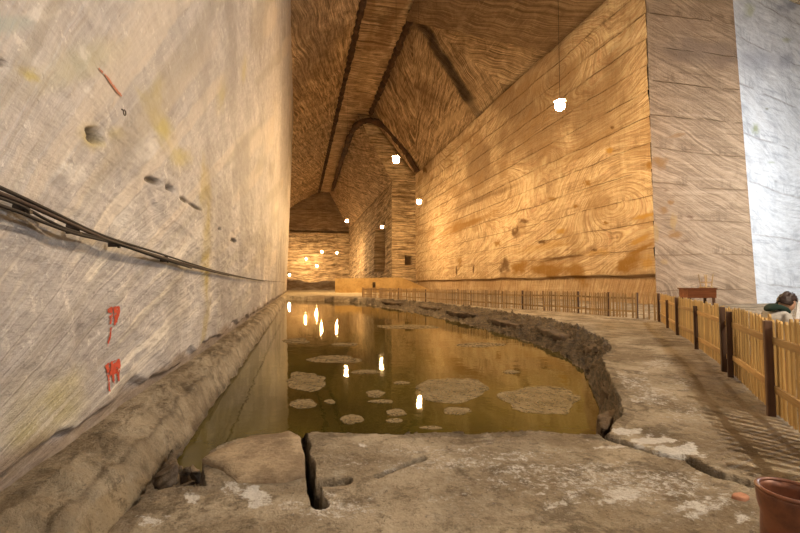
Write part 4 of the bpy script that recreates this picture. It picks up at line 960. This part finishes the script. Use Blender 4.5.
def skin(name, verts, edges, radii, m, parent, sub=2, loc=None):
    me = bpy.data.meshes.new(name); me.from_pydata(verts, edges, []); me.update()
    ob = bpy.data.objects.new(name, me); COL.objects.link(ob)
    md = ob.modifiers.new('skin', 'SKIN'); md.use_smooth_shade = True
    for i, r in enumerate(radii):
        r = r if isinstance(r, tuple) else (r, r); me.skin_vertices[0].data[i].radius = r; me.skin_vertices[0].data[i].use_root = (i == 0)
    s = ob.modifiers.new('sub', 'SUBSURF'); s.levels = sub; s.render_levels = sub
    dg = bpy.context.evaluated_depsgraph_get(); dg.update()
    m2 = bpy.data.meshes.new_from_object(ob.evaluated_get(dg)); bpy.data.objects.remove(ob)
    m2.name = name; m2.materials.clear(); o = link(name, m2, m, parent)
    for p in m2.polygons: p.use_smooth = True
    return o
def person():
    # seated on a bench, facing to the viewer's right, bent over a sheet of paper. local +X = facing
    dep = 5.9; hp = AT(787, 302.5, dep)          # middle of the head
    sx = .30                                    # head sits this far in front of the hips
    base = hp-RT*sx; root = empty('person', (base.x, base.y, 0), -YAW)
    tag(root, 'seated person in grey jacket and dark green collar bending over paper behind the fence', 'person')
    hz = hp.z
    V = [(0, 0, .55), (.03, 0, .75), (.10, 0, .93), (.17, 0, 1.06), (.215, 0, hz-.135), (.25, 0, hz-.07),       # 0..5 spine, neck
         (.12, .16, 1.04), (.16, .20, .86), (.34, .15, .86), (.42, .085, .96),                                  # 6..9 left arm to wrist
         (.12, -.16, 1.04), (.16, -.21, .86), (.34, -.16, .86), (.42, -.085, .96),                              # 10..13 right arm
         (.04, .10, .53), (.42, .12, .52), (.40, .12, .10), (.02, -.10, .53), (.42, -.13, .52), (.40, -.13, .10)]
    E = [(0, 1), (1, 2), (2, 3), (3, 4), (4, 5), (3, 6), (6, 7), (7, 8), (8, 9), (3, 10), (10, 11), (11, 12), (12, 13), (0, 14), (14, 15), (15, 16), (0, 17), (17, 18), (18, 19)]
    Rr = [(.14, .16), (.13, .155), (.13, .16), (.115, .13), .055, .05, .07, .055, .042, .03, .07, .055, .042, .03, .095, .07, .045, .095, .07, .045]
    skin('body', V, E, Rr, M['greycloth'], root)
    # trousers over the legs
    V2 = [(0, 0, .56), (.04, .10, .53), (.42, .12, .525), (.40, .12, .12), (.04, -.10, .53), (.42, -.13, .525), (.40, -.13, .12)]
    skin('trousers', V2, [(0, 1), (1, 2), (2, 3), (0, 4), (4, 5), (5, 6)], [(.15, .17), .105, .08, .058, .105, .08, .058], M['trouser'], root)
    for s in (.12, -.13):
        skin('shoe', [(.36, s, .06), (.45, s, .05), (.55, s, .035)], [(0, 1), (1, 2)], [.05, .045, .035], M['cable'], root, 1)
    # head with face, ear; tipped down
    bm = bmesh.new(); bmesh.ops.create_uvsphere(bm, u_segments=32, v_segments=20, radius=1)
    for v in bm.verts:
        x, y, z = v.co; X = x*.104; Yy = y*.082; Z = z*.126
        if z < -.2 and x > -.3: X += .012*(x+.3); Z -= .008
        if x > .6: X -= .010*max(0, abs(z-.15)*0+.0)
        nose = math.exp(-((y/.18)**2+((z+.12)/.2)**2))*(x > 0); X += nose*.024
        eye = math.exp(-(((abs(y)-.38)/.16)**2+((z-.08)/.12)**2))*(x > 0); X -= eye*.008
        mouth = math.exp(-((y/.3)**2+((z+.5)/.07)**2))*(x > 0); X += mouth*.006
        chin = math.exp(-((y/.3)**2+((z+.85)/.2)**2))*(x > 0); X += chin*.012
        v.co = (X, Yy, Z)
    T = Matrix.Translation((sx, 0, hz)) @ Matrix.Rotation(.45, 4, 'Y')
    bmesh.ops.transform(bm, matrix=T, verts=bm.verts)
    me = bpy.data.meshes.new('head'); bm.to_mesh(me); bm.free(); hd = link('head', me, M['skin'], root)
    for p in me.polygons: p.use_smooth = True
    for s in (-1, 1):
        e = MB().ball((0, 0, 0), .5, 2, (.036, .016, .062)).build('ear', M['skin'], hd, True); e.matrix_local = T @ Matrix.Translation((-.008, s*.078, -.012)) @ Matrix.Rotation(-.2, 4, 'Y')
        e = MB().ball((0, 0, 0), .011, 1).build('eye', M['cable'], hd, True); e.matrix_local = T @ Matrix.Translation((.082, s*.030, .010))
    skin('neck', [(.17, 0, 1.03), (.22, 0, hz-.11), (.27, 0, hz-.02)], [(0, 1), (1, 2)], [.06, .052, .05], M['skin'], root, 1)
    # hair cap: back, top and fringe
    bm = bmesh.new(); bmesh.ops.create_uvsphere(bm, u_segments=40, v_segments=26, radius=1)
    dele = [v for v in bm.verts if (v.co.z < .28 and v.co.x > .05) or v.co.z < -.38 or (v.co.x > .7 and v.co.z < .5)]
    bmesh.ops.delete(bm, geom=dele, context='VERTS')
    for v in bm.verts:
        x, y, z = v.co; n = 1+.11*math.sin(x*17+y*23)*math.sin(z*19+y*11)+.05*math.sin(x*41+z*37); top = 1.12 if z > .5 else 1.06
        v.co = (x*.122*n*1.04, y*.097*n, z*.142*n*top*.97)
    bmesh.ops.transform(bm, matrix=T, verts=bm.verts); bmesh.ops.recalc_face_normals(bm, faces=bm.faces)
    me = bpy.data.meshes.new('hair'); bm.to_mesh(me); bm.free(); hr = link('hair', me, M['hair'], root)
    for p in me.polygons: p.use_smooth = True
    md = hr.modifiers.new('thick', 'SOLIDIFY'); md.thickness = .012; md.offset = -1
    # dark green hood lying on the back and collar round the neck
    skin('hood', [(.02, 0, 1.165), (.09, .07, 1.17), (.20, .085, 1.13), (.28, .05, 1.08), (.09, -.07, 1.17), (.20, -.085, 1.13), (.28, -.05, 1.08), (.0, 0, 1.10)], [(0, 1), (1, 2), (2, 3), (0, 4), (4, 5), (5, 6), (0, 7)], [(.06, .075), .052, .042, .03, .052, .042, .03, .045], M['green'], root)
    # hands with fingers around the paper
    for s in (1, -1):
        w = Vector((.42, s*.085, .96))
        Vh = [tuple(w), tuple(w+Vector((.05, -s*.01, .01)))]; Eh = [(0, 1)]; Rh = [(.026, .02), (.034, .016)]
        for k in range(4):
            b = len(Vh); y = (k-1.5)*.019; ln = (.030, .034, .032, .025)[k]
            Vh += [tuple(w+Vector((.085, y, .015))), tuple(w+Vector((.085+ln, y*1.05, .012))), tuple(w+Vector((.085+ln*1.6, y*1.05, -.010)))]
            Eh += [(1, b), (b, b+1), (b+1, b+2)]; Rh += [.0095, .0085, .007]
        b = len(Vh); Vh += [tuple(w+Vector((.045, -s*.045, .018))), tuple(w+Vector((.075, -s*.055, .020)))]; Eh += [(0, b), (b, b+1)]; Rh += [.011, .009]
        skin('hand', Vh, Eh, Rh, M['skin'], root, 1)
    # sheet of paper held up before the face
    pc = hp+RT*.17+Vector((0, 0, -.11)); bm = bmesh.new(); N = 8
    vs = [[bm.verts.new(((i/N-.5)*.21, .03*math.sin(i/N*PI)*1.0, (j/N-.5)*.28+.0*i)) for j in range(N+1)] for i in range(N+1)]
    for i in range(N):
        for j in range(N): bm.faces.new((vs[i][j], vs[i+1][j], vs[i+1][j+1], vs[i][j+1]))
    me = bpy.data.meshes.new('paper_sheet'); bm.to_mesh(me); bm.free(); q = link('paper_sheet', me, M['paper'])
    q.modifiers.new('thick', 'SOLIDIFY').thickness = .002; q.location = pc; q.rotation_euler = (.1, .1, -YAW+.6); tag(q, 'white sheet of paper held by the seated person behind the fence', 'paper')
    # the bench
    br = empty('wooden_bench', (base.x+.06, base.y, 0), -YAW); tag(br, 'plain wooden bench under the seated person behind the fence', 'bench')
    MB().box((0, .05, .375), (.30, .62, .05), bevel=.006).build('seat', M['redwood'], br)
    for s in (-1, 1):
        MB().box((0, .05+s*.24, .175), (.26, .05, .35), bevel=.005).build('leg', M['redwood'], br)
person()

# ================================================================== far shore: lit embankment, mound, niche
def far_shore():
    # platform block with a ramp end, below the step wall
    def at(px, py, dep): return AT(px, py, dep)
    dep = 70
    pts = [at(335, 296, dep), at(335, 278.5, dep), at(398, 277.5, dep), at(404, 278.5, dep), at(434, 291.5, dep), at(434, 296, dep)]
    bm = bmesh.new(); fr = [bm.verts.new((p.x, p.y, max(p.z, -.3))) for p in pts]; bk = [bm.verts.new((p.x+FW.x*2, p.y+FW.y*2, max(p.z, -.3))) for p in pts]
    bm.faces.new(fr); bm.faces.new(bk[::-1]); n = len(pts)
    for k in range(n): bm.faces.new((fr[k], bk[k], bk[(k+1) % n], fr[(k+1) % n]))
    bmesh.ops.recalc_face_normals(bm, faces=bm.faces)
    me = bpy.data.meshes.new('embankment'); bm.to_mesh(me); bm.free()
    eb = tag(link('embankment', me, rock_mat('lit_embankment', (.62, .44, .20), (.48, .32, .13), 1.5)), 'yellow lit embankment with sloping right end behind the far fence', 'embankment')
    c = at(374, 285, dep-.10); b = MB().box((0, 0, 0), (.5, .24, 1.0), bevel=.06).build('niche', M['niche'], eb); b.location = c; b.rotation_euler = (0, 0, -YAW)  # solid block, its dark colour standing in for a recess's shadow
    b['label'] = 'small dark block painted as a shadowed niche'
    # rubble mound left
    xs = lin(-3, 15, 90); ys = lin(96, 124, 50); X, Y = np.meshgrid(xs, ys, indexing='ij')
    Z = 3.2*np.exp(-((Y-112)/7)**2)*(.75+fbm(X, Y, .25, 4, 601)*.9)+fbm(X, Y, 1.0, 3, 602)*.3-.3
    tag(grid_obj('rubble_mound', np.stack([X, Y, Z], -1), rock_mat('mound_salt', (.46, .38, .29), (.28, .2, .13), 1.2), flip=False), 'grey rubble mound at the far end by the left wall edge', 'mound')
far_shore()
